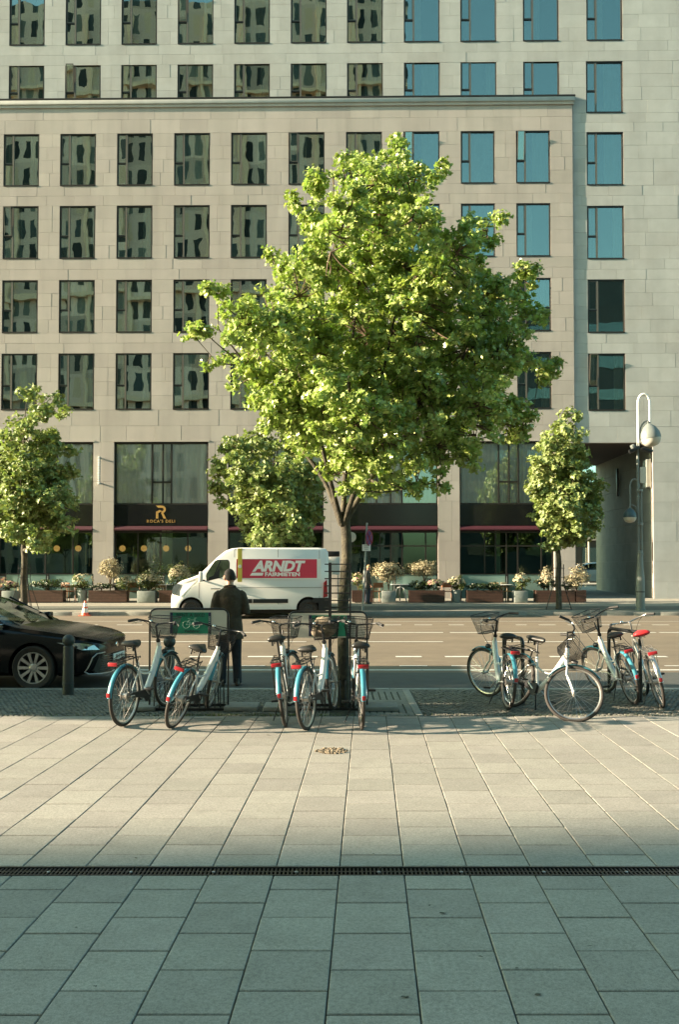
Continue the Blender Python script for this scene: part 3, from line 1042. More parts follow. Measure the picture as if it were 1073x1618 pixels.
# ================================================================ the taller volume behind and to the right
SET = 0.06
tower = empty('stone_tower', (0, Y_FAC, 0), (0, 0, FTH))
tag(tower, 'pale stone tower rising behind the cornice with a passage at its foot', 'building')
tcols = [-75, 14, 103, 191.5, 280.5, 370, 459.5, 548.5, 638.5, 728, 827, 927.5]
TU = [fac(c, 60, SET)[0] for c in tcols]
TW = 1.665
TZT = (fz(68, SET), fz(-15, SET))
TZ2 = (fz(177.5, SET), fz(97, SET))
TLEFT, TRIGHT, TTOP = fu(-330, SET), fu(1500, SET), fz(-60, SET)
tholes = [(u, u + TW, *TZT) for u in TU] + [(u, u + TW, *TZ2) for u in TU[:-1]]
ur = fac(928, 300, SET)[0]
trows = [(96.5, 178.5), (208.5, 293), (325, 409.5), (441.5, 526), (558.5, 649)]
for a, b in trows: tholes.append((ur, ur + 1.70, fac(957, b, SET)[1], fac(957, a, SET)[1]))
PASS = (BRIGHT - .0, fu(1034, SET), Z_G - .1, fac(985, 699.5, SET)[1])
th2 = tholes + [PASS]
base = Z_G - .3
us = [TLEFT, TRIGHT] + [h[0] for h in th2] + [h[1] for h in th2]
zs = [base, TTOP, BTOP - 1.0] + [h[2] for h in th2] + [h[3] for h in th2]
wall_back(tower, us, zs, th2 + [(TLEFT, BRIGHT - .8, base, BTOP - 1.0)], SET + .03, M['stonejoint'])
hz = sorted([(h[2], h[3]) for h in tholes if h[0] > ur - .2 and h[0] < ur + .2])
tc = [Z_G - .1 + (PASS[3] - Z_G + .1) * k / 8 for k in range(9)]
prev = PASS[3]
for z0, z1 in hz[:]:
    if z0 - prev > .3: tc += [(prev + z0) / 2, z0]
    tc += [z0 + (z1 - z0) * k / 4 for k in range(1, 5)]
    prev = z1
tc = sorted(set(round(z, 4) for z in tc if z < TTOP))
tc = [tc[0]] + [b for a, b in zip(tc[:-1], tc[1:]) if b - a > .1]
tc.append(TTOP)
vt = lambda p: vw(p) and p[3] < fz(0, SET) + .5 and (p[3] > BTOP - .1 or p[1] > BRIGHT)
ph_ = [(TLEFT, BRIGHT - .8, base, BTOP - .4)]
clad(tower, tc, TLEFT, TRIGHT, th2 + ph_, 1.45, SET, unit_tstone, M['towerstone'], 78, vt)
for (a, b, c, d) in tholes: place_window(kit_for(b - a, d - c), tower, a, c, SET, rw)
mb = MB()
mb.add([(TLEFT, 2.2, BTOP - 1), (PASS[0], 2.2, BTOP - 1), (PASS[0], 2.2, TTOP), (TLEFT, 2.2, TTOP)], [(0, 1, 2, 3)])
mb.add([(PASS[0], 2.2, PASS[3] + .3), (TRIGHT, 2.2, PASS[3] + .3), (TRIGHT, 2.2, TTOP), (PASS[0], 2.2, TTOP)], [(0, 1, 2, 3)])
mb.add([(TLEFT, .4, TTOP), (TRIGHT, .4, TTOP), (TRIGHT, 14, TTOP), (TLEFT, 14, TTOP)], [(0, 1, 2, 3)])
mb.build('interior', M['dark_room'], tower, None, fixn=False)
# passage: soffit, right-hand wall of large stones, left-hand wall
PD = 9.3
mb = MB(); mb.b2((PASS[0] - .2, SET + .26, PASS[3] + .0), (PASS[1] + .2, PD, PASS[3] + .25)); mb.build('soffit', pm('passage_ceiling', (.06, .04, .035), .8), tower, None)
mb = MB(); mb.b2((PASS[1] + .04, SET + .26, base), (TRIGHT, PD, PASS[3])); mb.build('passage_wall', M['stonejoint'], tower, None)
mb = MB(); mb.b2((PASS[0] - 1.0, SET + .26, base), (PASS[0] - .06, PD - .5, PASS[3])); mb.build('passage_wall', M['towerstone'], tower, None)
mb = MB(); mb.b2((-70, 5.2, base), (PASS[0] - 1.02, PD - .6, TTOP)); mb.b2((-70, .3, base), (BLEFT - .02, 5.2, TTOP)); mb.build('core', M['towerstone'], tower, None)
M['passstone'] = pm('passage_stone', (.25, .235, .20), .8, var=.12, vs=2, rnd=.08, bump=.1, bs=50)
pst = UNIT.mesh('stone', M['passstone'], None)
rp = random.Random(8)
for k in range(8):
    z0, z1 = tc[k], tc[k + 1]
    y = SET + .06
    while y < PD - .02:
        L = rp.uniform(1.0, 1.7); ye = min(PD, y + L)
        inst('stone', pst, tower, (PASS[1] + .02, (y + ye) / 2, (z0 + z1) / 2), (0, 0, 0), (.04, ye - y - .012, z1 - z0 - .012))
        y = ye
# lamps on the passage wall and the box on the pillar
def wl2():
    t = empty('wall_lamp', FO + EX * (PASS[1] - .02) + EY * 5.0 + Vector((0, 0, fz(763, 5.0))), (0, 0, FTH)); tag(t, 'dark upright lamp on the shaded wall of the passage', 'wall lamp')
    mb = MB(); mb.box((-.08, 0, 0), (.10, .16, 1.45), bev=.02); mb.build('body', M['black'], t)
    mb = MB(); mb.box((-.015, 0, 0), (.03, .10, .3)); mb.build('back_plate', M['zinc'], t)
    u, z = fac(1031, 747, SET)
    t = empty('sign_box', FO + EX * (PASS[1] - .0) + EY * (SET + .45) + Vector((0, 0, z)), (0, 0, FTH)); tag(t, 'thin pale sign box hung on the pillar corner beside the passage', 'sign')
    mb = MB(); mb.box((-.14, 0, 0), (.20, .5, 1.28), bev=.015); mb.build('case', M['zinc'], t)
    mb = MB(); mb.box((-.05, -.262, 0), (.03, .02, 1.34)); mb.box((-.14, -.256, 0), (.16, .012, 1.2)); mb.build('face', M['pale_col'], t)
wl2()

# ================================================================ beyond the passage
def rear():
    c = at(925, 892, 66)
    t = empty('rear_building', (c.x, 66, zfar(66))); tag(t, 'dark building glimpsed through the passage behind the white car', 'building')
    wl_ = pm('rear_wall', (.10, .10, .085), .8, var=.3, vs=.6)
    mb = MB(); mb.b2((-9, 0, -.5), (9, 6, 6.9)); mb.build('wall', wl_, t, None)
    mb = MB(); mb.b2((-9.2, -.4, 3.05), (9.2, -.02, 3.35)); mb.build('canopy', M['pale_col'], t, None)
    k = MB(); k.b2((-.9, -.05, 0), (.9, -.02, 1.9)); km = k.mesh('window', M['pane'], None)
    for x in (-6.2, -3.9, -1.6, .7, 3.0):
        inst('window', km, t, (x, 0, .6)); inst('window', km, t, (x, 0, 4.2))
    for x in (-1.9, .2, 2.4):
        mb = MB(); mb.tube([(x, -.35, -.2), (x, -.35, 3.05)], .07, 8); mb.build('post', M['pale_col'], t)
rear()

# ================================================================ this side of the street, behind the camera (mirrored in the windows)
def opposite():
    YA = -28.0; H = 74.0
    t = empty('opposite_tower_block', (-70, YA, 0)); tag(t, 'tall cream block on the camera\'s side, mirrored in the dark windows', 'building')
    wm = pm('opposite_stone', (.90, .66, .48), .8, var=.1, vs=.3)
    # the block's own small windows are too far off to tell apart: a grid of openings in the surface
    fm = bpy.data.materials.new('opposite_facade'); fm.use_nodes = True
    nt = fm.node_tree; L = nt.links.new; bs = nt.nodes['Principled BSDF']; bs.inputs['Roughness'].default_value = .7
    geo = nd(nt, 'ShaderNodeNewGeometry'); sx = nd(nt, 'ShaderNodeSeparateXYZ'); L(geo.outputs['Position'], sx.inputs[0])
    def math_(op, a_, b_):
        n_ = nd(nt, 'ShaderNodeMath', operation=op)
        for i_, v_ in enumerate((a_, b_)):
            if v_ is None: continue
            if isinstance(v_, (int, float)): n_.inputs[i_].default_value = v_
            else: L(v_, n_.inputs[i_])
        return n_.outputs[0]
    cells = []
    for out_, pitch, lo, hi in ((sx.outputs[0], 1.62, .24, .76), (sx.outputs[2], 3.3, .12, .84)):
        q_ = math_('DIVIDE', out_, pitch); f_ = math_('FRACT', q_, None); cells.append((math_('FLOOR', q_, None), math_('MULTIPLY', math_('GREATER_THAN', f_, lo), math_('LESS_THAN', f_, hi))))
    cb = nd(nt, 'ShaderNodeCombineXYZ'); L(cells[0][0], cb.inputs[0]); L(cells[1][0], cb.inputs[1])
    wnz = nd(nt, 'ShaderNodeTexWhiteNoise'); wnz.noise_dimensions = '3D'; L(cb.outputs[0], wnz.inputs['Vector'])
    rp_ = nd(nt, 'ShaderNodeValToRGB'); rp_.color_ramp.interpolation = 'CONSTANT'
    e_ = rp_.color_ramp.elements; e_[0].position = 0; e_[0].color = (.015, .02, .022, 1); e_[1].position = .42; e_[1].color = (.05, .07, .075, 1)
    for ps_, c_ in ((.62, (.16, .17, .15, 1)), (.74, (.70, .53, .38, 1)), (.88, (.03, .035, .035, 1))): k_ = e_.new(ps_); k_.color = c_
    L(wnz.outputs['Value'], rp_.inputs[0])
    wv_ = nd(nt, 'ShaderNodeTexWhiteNoise'); cb2 = nd(nt, 'ShaderNodeCombineXYZ'); L(math_('FLOOR', math_('DIVIDE', sx.outputs[0], 4.86), None), cb2.inputs[0]); L(math_('FLOOR', math_('DIVIDE', sx.outputs[2], 6.6), None), cb2.inputs[2]); L(cb2.outputs[0], wv_.inputs['Vector'])
    mrw = nd(nt, 'ShaderNodeMapRange'); mrw.inputs[3].default_value = .55; mrw.inputs[4].default_value = 1.0; L(wv_.outputs['Value'], mrw.inputs[0])
    hw = nd(nt, 'ShaderNodeHueSaturation'); hw.inputs['Color'].default_value = (.95, .72, .60, 1); L(mrw.outputs[0], hw.inputs['Value'])
    mx_ = nd(nt, 'ShaderNodeMix', data_type='RGBA'); L(math_('MULTIPLY', cells[0][1], cells[1][1]), mx_.inputs[0]); L(hw.outputs[0], mx_.inputs[6]); L(rp_.outputs[0], mx_.inputs[7])
    L(mx_.outputs[2], bs.inputs['Base Color'])
    mb = MB(); mb.b2((8, -20, -.3), (76, 0, H)); mb.build('wall', fm, t, None)
    p = MB(); p.b2((0, 0, 0), (.45, .4, H - 4)); pmm = p.mesh('pilaster', wm, None)
    for i in range(14): inst('pilaster', pmm, t, (76 - 1.0 - i * 4.86, .01, 2))
    q = MB(); q.b2((8, 0, 0), (76, .6, .5)); qm = q.mesh('ledge', wm, None)
    for j in range(5): inst('ledge', qm, t, (0, .012, 9 + j * 13.2))
    t2 = empty('opposite_low_block', (50, YA, 0)); tag(t2, 'lower dark block on the camera\'s side beside the tall cream one', 'building')
    mb = MB(); mb.b2((-38, -20, -.3), (2, 0, 34)); mb.b2((-20, -16, 34), (-4, -4, 40)); mb.build('wall', pm('opposite_dark', (.07, .075, .075), .6, var=.2, vs=.4), t2, None)
    k = MB(); k.b2((0, -.02, 0), (5, .06, 1.4)); km = k.mesh('window', M['pane'], None)
    for i in range(5):
        for j in range(8): inst('window', km, t2, (-36 + i * 7.4, .02, 3 + j * 3.9))
    # a block further up the street whose corner throws the foreground into shade
    yc = 5.95 - 122 * tan(SUN_PHI)
    t3 = empty('corner_block', (-100, yc, 0)); tag(t3, 'stone block far up the street on the camera side, outside the picture', 'building')
    mb = MB(); mb.b2((-22, -45, -.3), (0, 0, 46)); mb.build('wall', wm, t3, None)
    mb = MB(); mb.b2((-22, -45, 46.01), (-.02, -.02, 46.8)); mb.build('roof', M['zinc'], t3, None)
    k = MB(); k.b2((0, -.02, 0), (1.9, .03, 2.4)); km = k.mesh('window', M['pane'], None)
    for i in range(5):
        for j in range(12): inst('window', km, t3, (-21 + i * 4.2, .02, 3 + j * 3.6))
opposite()

# ================================================================ trees
def frames(n, dirs, rng, roll=True):
    """random frames whose z follows dirs"""
    z = dirs / np.linalg.norm(dirs, axis=1, keepdims=True)
    a = rng.normal(size=(n, 3))
    x = np.cross(a, z); x /= np.linalg.norm(x, axis=1, keepdims=True) + 1e-9
    y = np.cross(z, x)
    return x, y, z

def leaf_template(kind):
    if kind == 'maple':
        half = [(0, 0), (.30, .02), (.52, .22), (.34, .36), (.50, .70), (.22, .62), (0, 1.0)]
    else:
        half = [(0, 0), (.30, .18), (.36, .48), (.20, .80), (0, 1.0)]
    fold = .32
    v = []
    droop = lambda t: -.22 * t * t
    for s in (1, -1):
        for (x, y) in half:
            v.append((s * x, y, abs(x) * fold + droop(y)))
    n = len(half)
    # merge the midrib: polygons share base and tip positions only
    f = [list(range(n)), list(range(2 * n - 1, n - 1, -1))]
    return np.array(v), f

def leaf_cloud(name, pos, nrm, size, mat, parent, rng, kind='maple'):
    """thousands of small bent leaves as one crown"""
    tv, tf = leaf_template(kind)
    n = len(pos)
    x, y, z = frames(n, nrm, rng)
    s = size[:, None, None]
    V = pos[:, None, :] + s * (tv[None, :, 0:1] * x[:, None, :] + (tv[None, :, 1:2] - .3) * y[:, None, :] + tv[None, :, 2:3] * z[:, None, :])
    k = len(tv)
    # share the two midrib vertices so that a leaf is one island
    h = k // 2
    idx = np.arange(k)
    idx[h] = 0; idx[k - 1] = h - 1
    polys = [np.array([idx[i] for i in f]) for f in tf]
    me = bpy.data.meshes.new(name)
    me.vertices.add(n * k)
    me.vertices.foreach_set('co', V.reshape(-1).astype(np.float32))
    lens = [len(p) for p in polys]
    loops = np.concatenate(polys)[None, :] + (np.arange(n) * k)[:, None]
    me.loops.add(n * len(loops[0]))
    me.loops.foreach_set('vertex_index', loops.reshape(-1).astype(np.int32))
    me.polygons.add(n * len(polys))
    starts = []
    base_ = 0
    st = np.array([0] + list(np.cumsum(lens)[:-1]))
    starts = (st[None, :] + (np.arange(n) * sum(lens))[:, None]).reshape(-1)
    me.polygons.foreach_set('loop_start', starts.astype(np.int32))
    me.update(calc_edges=True)
    me.validate()
    me.materials.append(mat)
    return inst(name, me, parent)

def build_tree(name, label, base, lobes, Yc, halfw, fork_z, trunk_r, seed, leafsize, nleaf, tips_per, leafm, droop=0.25, group=None, clump=.2, depth=1.0, ntrunk=None, limbs=7, back=True, scaffold=()):
    """base: foot of the trunk; lobes: (px,py,r px) outline of the crown; the crown has depth about its trunk"""
    r = random.Random(seed); rng = np.random.default_rng(seed)
    t = empty(name, base); tag(t, label, 'tree', group)
    B = Vector(base)
    sc = FPX / Yc
    sph = []
    xs_c = at(sum(l[0] for l in lobes) / len(lobes), 892, Yc).x
    for (px, py, rp) in lobes:
        p = at(px, py, Yc)
        q = max(0.0, 1 - ((p.x - B.x) / halfw) ** 2)
        md = halfw * sqrt(q) * depth
        R = rp / sc
        nrep = 2 if rp / sc > .25 and back else 1
        for k in range(nrep):
            d = (-1 if k == 0 else 1) * md * r.uniform(.15, .75) if nrep == 2 else md * r.uniform(-.5, .3)
            c = at(px, py, Yc + d)
            sph.append((c, R * (Yc + d) / Yc))
    fork = B + Vector((r.uniform(-.05, .05), 0, fork_z))
    # trunk
    mb = MB()
    n = 9
    pts = [B + Vector((0, 0, -.1)).lerp(fork - B, i / n) + Vector((.03 * sin(i * 1.1), .03 * sin(i * .8 + 1), 0)) * (i / n) for i in range(n + 1)]
    rad = [trunk_r * (1.25 if i == 0 else 1.05 - .2 * i / n) for i in range(n + 1)]
    rad[1] = trunk_r * 1.08
    pts = [p - B for p in pts]
    if ntrunk:                                    # a leader that runs on up through the crown
        topz = max(s[0].z for s in sph) - B.z
        k = 8
        last = pts[-1]
        for i in range(1, k + 1):
            pts.append(Vector((last.x + .05 * sin(i * .9), last.y + .05 * cos(i * 1.3), last.z + (topz * .93 - last.z) * i / k)))
            rad.append(trunk_r * (.85 - .75 * i / k))
    mb.tube(pts, rad, 12)
    # limbs: to groups of lobes
    cen = [s[0] - B for s in sph]
    nodes = []                                   # skeleton nodes with radius
    nl = limbs
    seeds_ = sorted(cen, key=lambda c: atan2(c.x, c.y))
    step = max(1, len(seeds_) // nl)
    tw = MB()
    for i, p in enumerate(pts):
        if p.z > (fork_z - .1): nodes.append((p, rad[i]))
    f0 = fork - B
    order = sorted(range(len(cen)), key=lambda i: (cen[i] - f0).length)
    first = order[::max(1, len(order) // nl)][:nl]
    done = set()
    def limb(a, ra, b, rb, into, k=6, sag=.12):
        mid = (a + b) / 2 + Vector((r.uniform(-.12, .12), r.uniform(-.12, .12), -sag)) * (b - a).length
        ps = bez(a, mid, b, k)
        rs_ = [ra + (rb - ra) * (j / k) ** .8 for j in range(k + 1)]
        into.tube(ps, rs_, 7)
        for j in range(2, k + 1): nodes.append((ps[j], rs_[j]))
    for line in scaffold:                        # main limbs that rise from the fork
        P = [at(q[0], q[1], Yc + q[2]) - B for q in line]
        k = len(P)
        sm = []
        for j in range(k - 1):
            for q in range(4): sm.append(P[j].lerp(P[j + 1], q / 4))
        sm.append(P[-1])
        for _ in range(2): sm = [sm[0]] + [(sm[j - 1] + sm[j] * 2 + sm[j + 1]) / 4 for j in range(1, len(sm) - 1)] + [sm[-1]]
        rr = [trunk_r * (.54 - .42 * (j / (len(sm) - 1)) ** .8) for j in range(len(sm))]
        mb.tube(sm, rr, 9)
        for q, w_ in zip(sm[3:], rr[3:]): nodes.append((q, w_))
    for i in order:
        c = cen[i]
        # nearest skeleton node that lies below the target
        best = None
        for (p, rr) in nodes:
            d = (c - p)
            cost = d.length * (1.0 if d.z > -.1 else 2.2) + (.25 if rr < trunk_r * .18 else 0)
            if best is None or cost < best[0]: best = (cost, p, rr)
        p, rr = best[1], best[2]
        ra = min(rr * .75, trunk_r * .55)
        limb(p, ra, c, max(ra * .35, .006), mb)
    mb.build('trunk', M['bark'], t, 60)
    # twigs and leaf clumps
    P, N, S = [], [], []
    tips = []
    vol = [s[1] ** 2 for s in sph]; tv = sum(vol)
    for (c, R), v in zip(sph, vol):
        k = max(3, int(tips_per * v / tv))
        cc = c - B
        for _ in range(k):
            d = Vector((r.gauss(0, 1), r.gauss(0, 1), r.gauss(0, 1))).normalized()
            q = cc + d * R * (r.random() ** .45) * r.uniform(.9, 1.22)
            tips.append((q, cc, R))
    nodesA = np.array([[p.x, p.y, p.z] for p, _ in nodes])
    for q, cc, R in tips:
        d = nodesA - np.array(q)[None, :]
        j = int(np.argmin((d ** 2).sum(1)))
        a = nodes[j][0]
        if (q - a).length > .04:
            m = (a + q) / 2 + Vector((r.uniform(-.05, .05), r.uniform(-.05, .05), r.uniform(-.08, .03)))
            tw.tube(bez(a, m, q, 3), [.011 if leafsize < .12 else .014, .008, .006, .003], 4, cap=False)
    tw.build('twigs', M['twig'], t, None, fixn=False)['kind'] = 'stuff'
    per = max(1, nleaf // len(tips))
    T = np.array([[q.x, q.y, q.z] for q, _, _ in tips]); C = np.array([[c.x, c.y, c.z] for _, c, _ in tips])
    T = np.repeat(T, per, axis=0); C = np.repeat(C, per, axis=0)
    n = len(T)
    off = rng.normal(size=(n, 3)); off /= np.linalg.norm(off, axis=1, keepdims=True)
    off *= (rng.random((n, 1)) ** .6) * clump
    off[:, 2] *= .75
    pos = T + off
    out = pos - C
    out /= np.linalg.norm(out, axis=1, keepdims=True) + 1e-6
    nrm = out * .55 + rng.normal(size=(n, 3)) * .55 + np.array([[-.12, -.05, .55]])
    size = leafsize * rng.uniform(.5, 1.35, n)
    leaf_cloud('crown', pos, nrm, size, leafm, t, rng)['kind'] = 'stuff'
    return t

Y_TREE = gnd(541, 1116).y
lob = [(628, 245, 28), (645, 280, 40), (592, 292, 38), (553, 268, 22), (688, 272, 17), (503, 300, 24), (492, 342, 30), (545, 345, 48), (600, 355, 58), (652, 345, 42),
       (738, 342, 20), (770, 365, 28), (722, 400, 46), (690, 450, 58), (640, 425, 66), (570, 430, 66), (505, 418, 42), (442, 424, 20), (472, 468, 46),
       (822, 448, 26), (828, 496, 30), (778, 470, 46), (342, 464, 20), (318, 520, 24), (310, 535, 16), (383, 508, 40), (432, 520, 54), (500, 530, 66), (580, 530, 76), (660, 530, 76),
       (740, 540, 70), (800, 555, 48), (852, 578, 24), (342, 572, 18), (388, 575, 34), (452, 600, 48), (520, 620, 60), (600, 615, 70), (680, 630, 74), (758, 640, 60),
       (810, 660, 32), (462, 652, 30), (535, 685, 42), (612, 695, 58), (692, 706, 52), (738, 722, 28), (655, 748, 28), (700, 756, 18), (450, 655, 38), (488, 688, 36), (522, 722, 28), (480, 635, 42), (418, 628, 30), (565, 722, 36), (604, 748, 28), (655, 768, 14), (806, 684, 22), (838, 664, 14), (866, 590, 14), (580, 660, 50), (500, 655, 36), (560, 745, 26), (612, 765, 22), (518, 748, 20), (585, 770, 14), (545, 770, 14), (632, 224, 11), (545, 250, 11), (499, 284, 12), (466, 318, 11), (700, 263, 8), (794, 346, 9), (840, 430, 11), (856, 500, 11), (878, 577, 7), (329, 455, 9), (304, 518, 9), (430, 405, 11)]
maple = build_tree('maple_tree', 'large bright green maple standing between the rental bicycles', gnd(541, 1116), lob, Y_TREE, 2.35, 2.5, .077, 11, .063, 82000, 2400, M['leaf'], clump=.122, limbs=9,
                   scaffold=[[(540, 830, 0), (524, 768, -.1), (505, 690, -.25), (478, 600, -.4), (440, 520, -.4)], [(541, 830, 0), (546, 745, .15), (549, 650, .2), (556, 540, .2), (575, 400, .1), (620, 290, 0)],
                             [(543, 828, 0), (570, 748, -.2), (588, 660, -.35), (612, 560, -.4), (640, 420, -.2)], [(545, 826, 0), (598, 735, .1), (640, 686, .2), (705, 610, .2), (770, 500, .1)], [(539, 828, 0), (515, 760, .25), (462, 690, .4), (400, 590, .3), (345, 520, .1)]])

YF = 33.4
def ft(px, base_py=None): return Vector((gx(px, YF), YF, zfar(YF)))
lobL = [(48, 622, 11), (62, 648, 20), (93, 632, 9), (99, 650, 8), (40, 680, 24), (17, 697, 17), (75, 698, 27), (113, 712, 8), (8, 738, 24), (50, 740, 38), (88, 757, 30), (30, 780, 34), (76, 798, 34), (8, 800, 28),
        (50, 828, 34), (92, 828, 22), (20, 840, 20), (60, 853, 18), (-10, 760, 26), (-15, 805, 20), (108, 790, 12)]
build_tree('street_tree', 'leafy green street tree behind the parked black car', ft(38), lobL, YF, 1.75, 2.3, .13, 21, .165, 13500, 560, M['leaf_far'], clump=.3, ntrunk=True, limbs=6, group='street trees on the far pavement')
lobM = [(372, 708, 20), (410, 702, 26), (460, 702, 26), (346, 738, 15), (390, 750, 36), (440, 750, 40), (488, 752, 26), (343, 770, 13), (390, 800, 30), (440, 800, 40), (488, 800, 26), (425, 835, 30), (470, 838, 24), (402, 845, 18), (352, 792, 9)]
build_tree('street_tree', 'dense green street tree rising behind the white van', ft(432), lobM, YF, 2.1, 2.3, .13, 22, .165, 13000, 540, M['leaf_far'], clump=.3, ntrunk=True, limbs=6, group='street trees on the far pavement')
lobR = [(896, 652, 10), (913, 657, 6), (888, 678, 17), (915, 685, 10), (870, 703, 20), (900, 714, 26), (862, 738, 24), (905, 750, 34), (936, 768, 16), (856, 775, 22), (890, 790, 36), (932, 798, 20), (863, 815, 20), (900, 828, 30), (936, 825, 11), (880, 848, 20), (915, 850, 16), (868, 862, 8)]
build_tree('street_tree', 'slender green street tree in front of the dark passage', ft(883), lobR, YF, 1.5, 2.3, .11, 23, .155, 11500, 520, M['leaf_far'], clump=.27, ntrunk=True, limbs=6, group='street trees on the far pavement')

# neighbours of the maple further up the kerb, outside the picture: their crowns shade the kerbside
for i, (x, y, s, lab) in enumerate(((-14.2, 10.6, .88, 'maple next up the kerb, outside the picture on the car side'), (-22.5, 11.9, 1.0, 'maple two places up the kerb, outside the picture'),)):
    c = copy_tree(maple); c.location = (x, y, 0); c.rotation_euler = (0, 0, 1.3 + i * 2.1); c.scale = (s, s, s)
    tag(c, lab, 'tree', 'kerbside maples')
maple['group'] = 'kerbside maples'

# guards round the small trees: slim dark rods that splay at the foot
def guard(px, lab, topz=1.75):
    b = ft(px); t = empty('tree_guard', b); tag(t, lab, 'tree guard', 'tree guards on the far pavement')
    for k in range(6):
        a = k * pi / 3 + .3
        mb = MB(); mb.tube([(cos(a) * .55, sin(a) * .55, 0), (cos(a) * .30, sin(a) * .30, .75), (cos(a) * .22, sin(a) * .22, 1.2), (cos(a) * .22, sin(a) * .22, topz)], .014, 6)
        mb.build('rod', M['black'], t)
    for z, R in ((1.25, .22), (1.6, .22)):
        mb = MB(); mb.ring(R, .012, 20, 5, Matrix.Translation((0, 0, z)) @ Matrix.Rotation(pi / 2, 4, 'X')); mb.build('hoop', M['black'], t)
guard(38, 'dark splayed rods around the tree trunk behind the black car')
guard(883, 'dark splayed rods around the slender tree by the passage')

# ladder-like guard in front of the maple
def ladder():
    c = at(536, 960, Y_TREE - .33)
    t = empty('maple_guard', (c.x, Y_TREE - .33, 0)); tag(t, 'black ladder-like guard with rungs in front of the maple trunk', 'tree guard')
    s = FPX / (Y_TREE - .33)
    zt = at(536, 889, Y_TREE - .33).z; zb_ = 0.0
    for dx, w in ((-14.5 / s, .038), (17.5 / s, .02)):
        mb = MB(); mb.b2((dx - w / 2, -.012, zb_), (dx + w / 2, .012, zt)); mb.build('upright', M['black'], t, None)
    k = 0; z = zt - .02
    while z > 1.25:
        mb = MB(); mb.tube([(-23 / s, .0, z), (19 / s, .0, z)], .0075, 6); mb.build('rung', M['black'], t); z -= .092
ladder()

# ================================================================ bicycles
M['bikewhite'] = pm('bike_white', (.62, .64, .62), .32, var=.08, vs=20, coat=.4)
M['bikesilver'] = pm('bike_silver', (.5, .5, .48), .3, metal=.8, var=.1, vs=20)
M['teal'] = pm('mudguard_teal', (.05, .24, .31), .38, var=.12, vs=20, coat=.5)
M['redlamp'] = pm('red_lens', (.30, .012, .018), .3, var=.05, coat=.4)
M['saddle'] = pm('saddle_vinyl', (.022, .022, .02), .42, var=.2, vs=25)
M['tyre'] = pm('tyre_rubber', (.032, .028, .024), .8, var=.25, vs=25)
M['alu'] = pm('dull_aluminium', (.48, .46, .43), .35, metal=.9, var=.15, vs=25)
M['redcover'] = pm('red_saddle_cover', (.5, .02, .025), .6, var=.15, vs=20)
M['grip'] = pm('grip_rubber', (.02, .02, .02), .7, var=.2)
M['bag'] = pm('brown_bag', (.16, .13, .09), .85, var=.35, vs=22, bump=.4, bs=40)
WR = .348
HX, HZ = .90, .66      # fork crown
HAX = Vector((-.30, 0, .95)).normalized()      # steering axis, upwards

def spokes_mesh():
    mb = MB()
    n = 28
    for i in range(n):
        a = 2 * pi * i / n; s = 1 if i % 2 else -1
        off = .5 * (1 if (i // 2) % 2 else -1)
        mb.tube([(cos(a + off) * .022, s * .03, sin(a + off) * .022), (cos(a) * (WR - .04), 0, sin(a) * (WR - .04))], .0017, 3, cap=False)
    return mb.mesh('spokes', M['alu'], None, fixn=False)
SPOKES = spokes_mesh()
_m = MB(); _m.ring(WR - .021, .021, 56, 10); TYRE = _m.mesh('tyre', M['tyre'], 60)
_m = MB()
_n = 56
for k in range(2):
    pass
_vs, _fs = [], []
for i in range(_n):
    a = 2 * pi * i / _n
    for (r_, y_) in ((WR - .038, -.012), (WR - .052, -.008), (WR - .052, .008), (WR - .038, .012)):
        _vs.append((cos(a) * r_, y_, sin(a) * r_))
for i in range(_n):
    j = (i + 1) % _n
    for k in range(3): _fs.append((i * 4 + k, j * 4 + k, j * 4 + k + 1, i * 4 + k + 1))
_m.add(_vs, _fs); RIM = _m.mesh('wheel', M['alu'], 50)
def hub_mesh(r):
    m_ = MB(); m_.lathe([(.009, -.075), (.009, -.045), (r * 1.4, -.04), (r * 1.4, -.032), (r, -.03), (r, .03), (r * 1.4, .032), (r * 1.4, .04), (.009, .045), (.009, .075)], 14, Matrix.Rotation(pi / 2, 4, 'X'))
    return m_.mesh('hub', M['alu'])
HUB1, HUB2 = hub_mesh(.016), hub_mesh(.034)

def arc_strip(R, a0, a1, w, th=.003, n=22, curve=.012):
    """mudguard blade in the xz plane"""
    mb = MB(); vs, fs = [], []
    m_ = 5
    for i in range(n + 1):
        a = a0 + (a1 - a0) * i / n
        for k in range(m_):
            q = -1 + 2 * k / (m_ - 1)
            rr = R - curve * q * q
            vs.append((cos(a) * rr, q * w / 2, sin(a) * rr))
    for i in range(n):
        for k in range(m_ - 1):
            a = i * m_ + k; fs.append((a, a + 1, a + m_ + 1, a + m_))
    mb.add(vs, fs)
    b = len(vs)
    vs2 = [(v[0] * (1 - th / R), v[1], v[2] * (1 - th / R)) for v in vs]
    mb.add(vs2, [tuple(reversed(f)) for f in fs])
    return mb

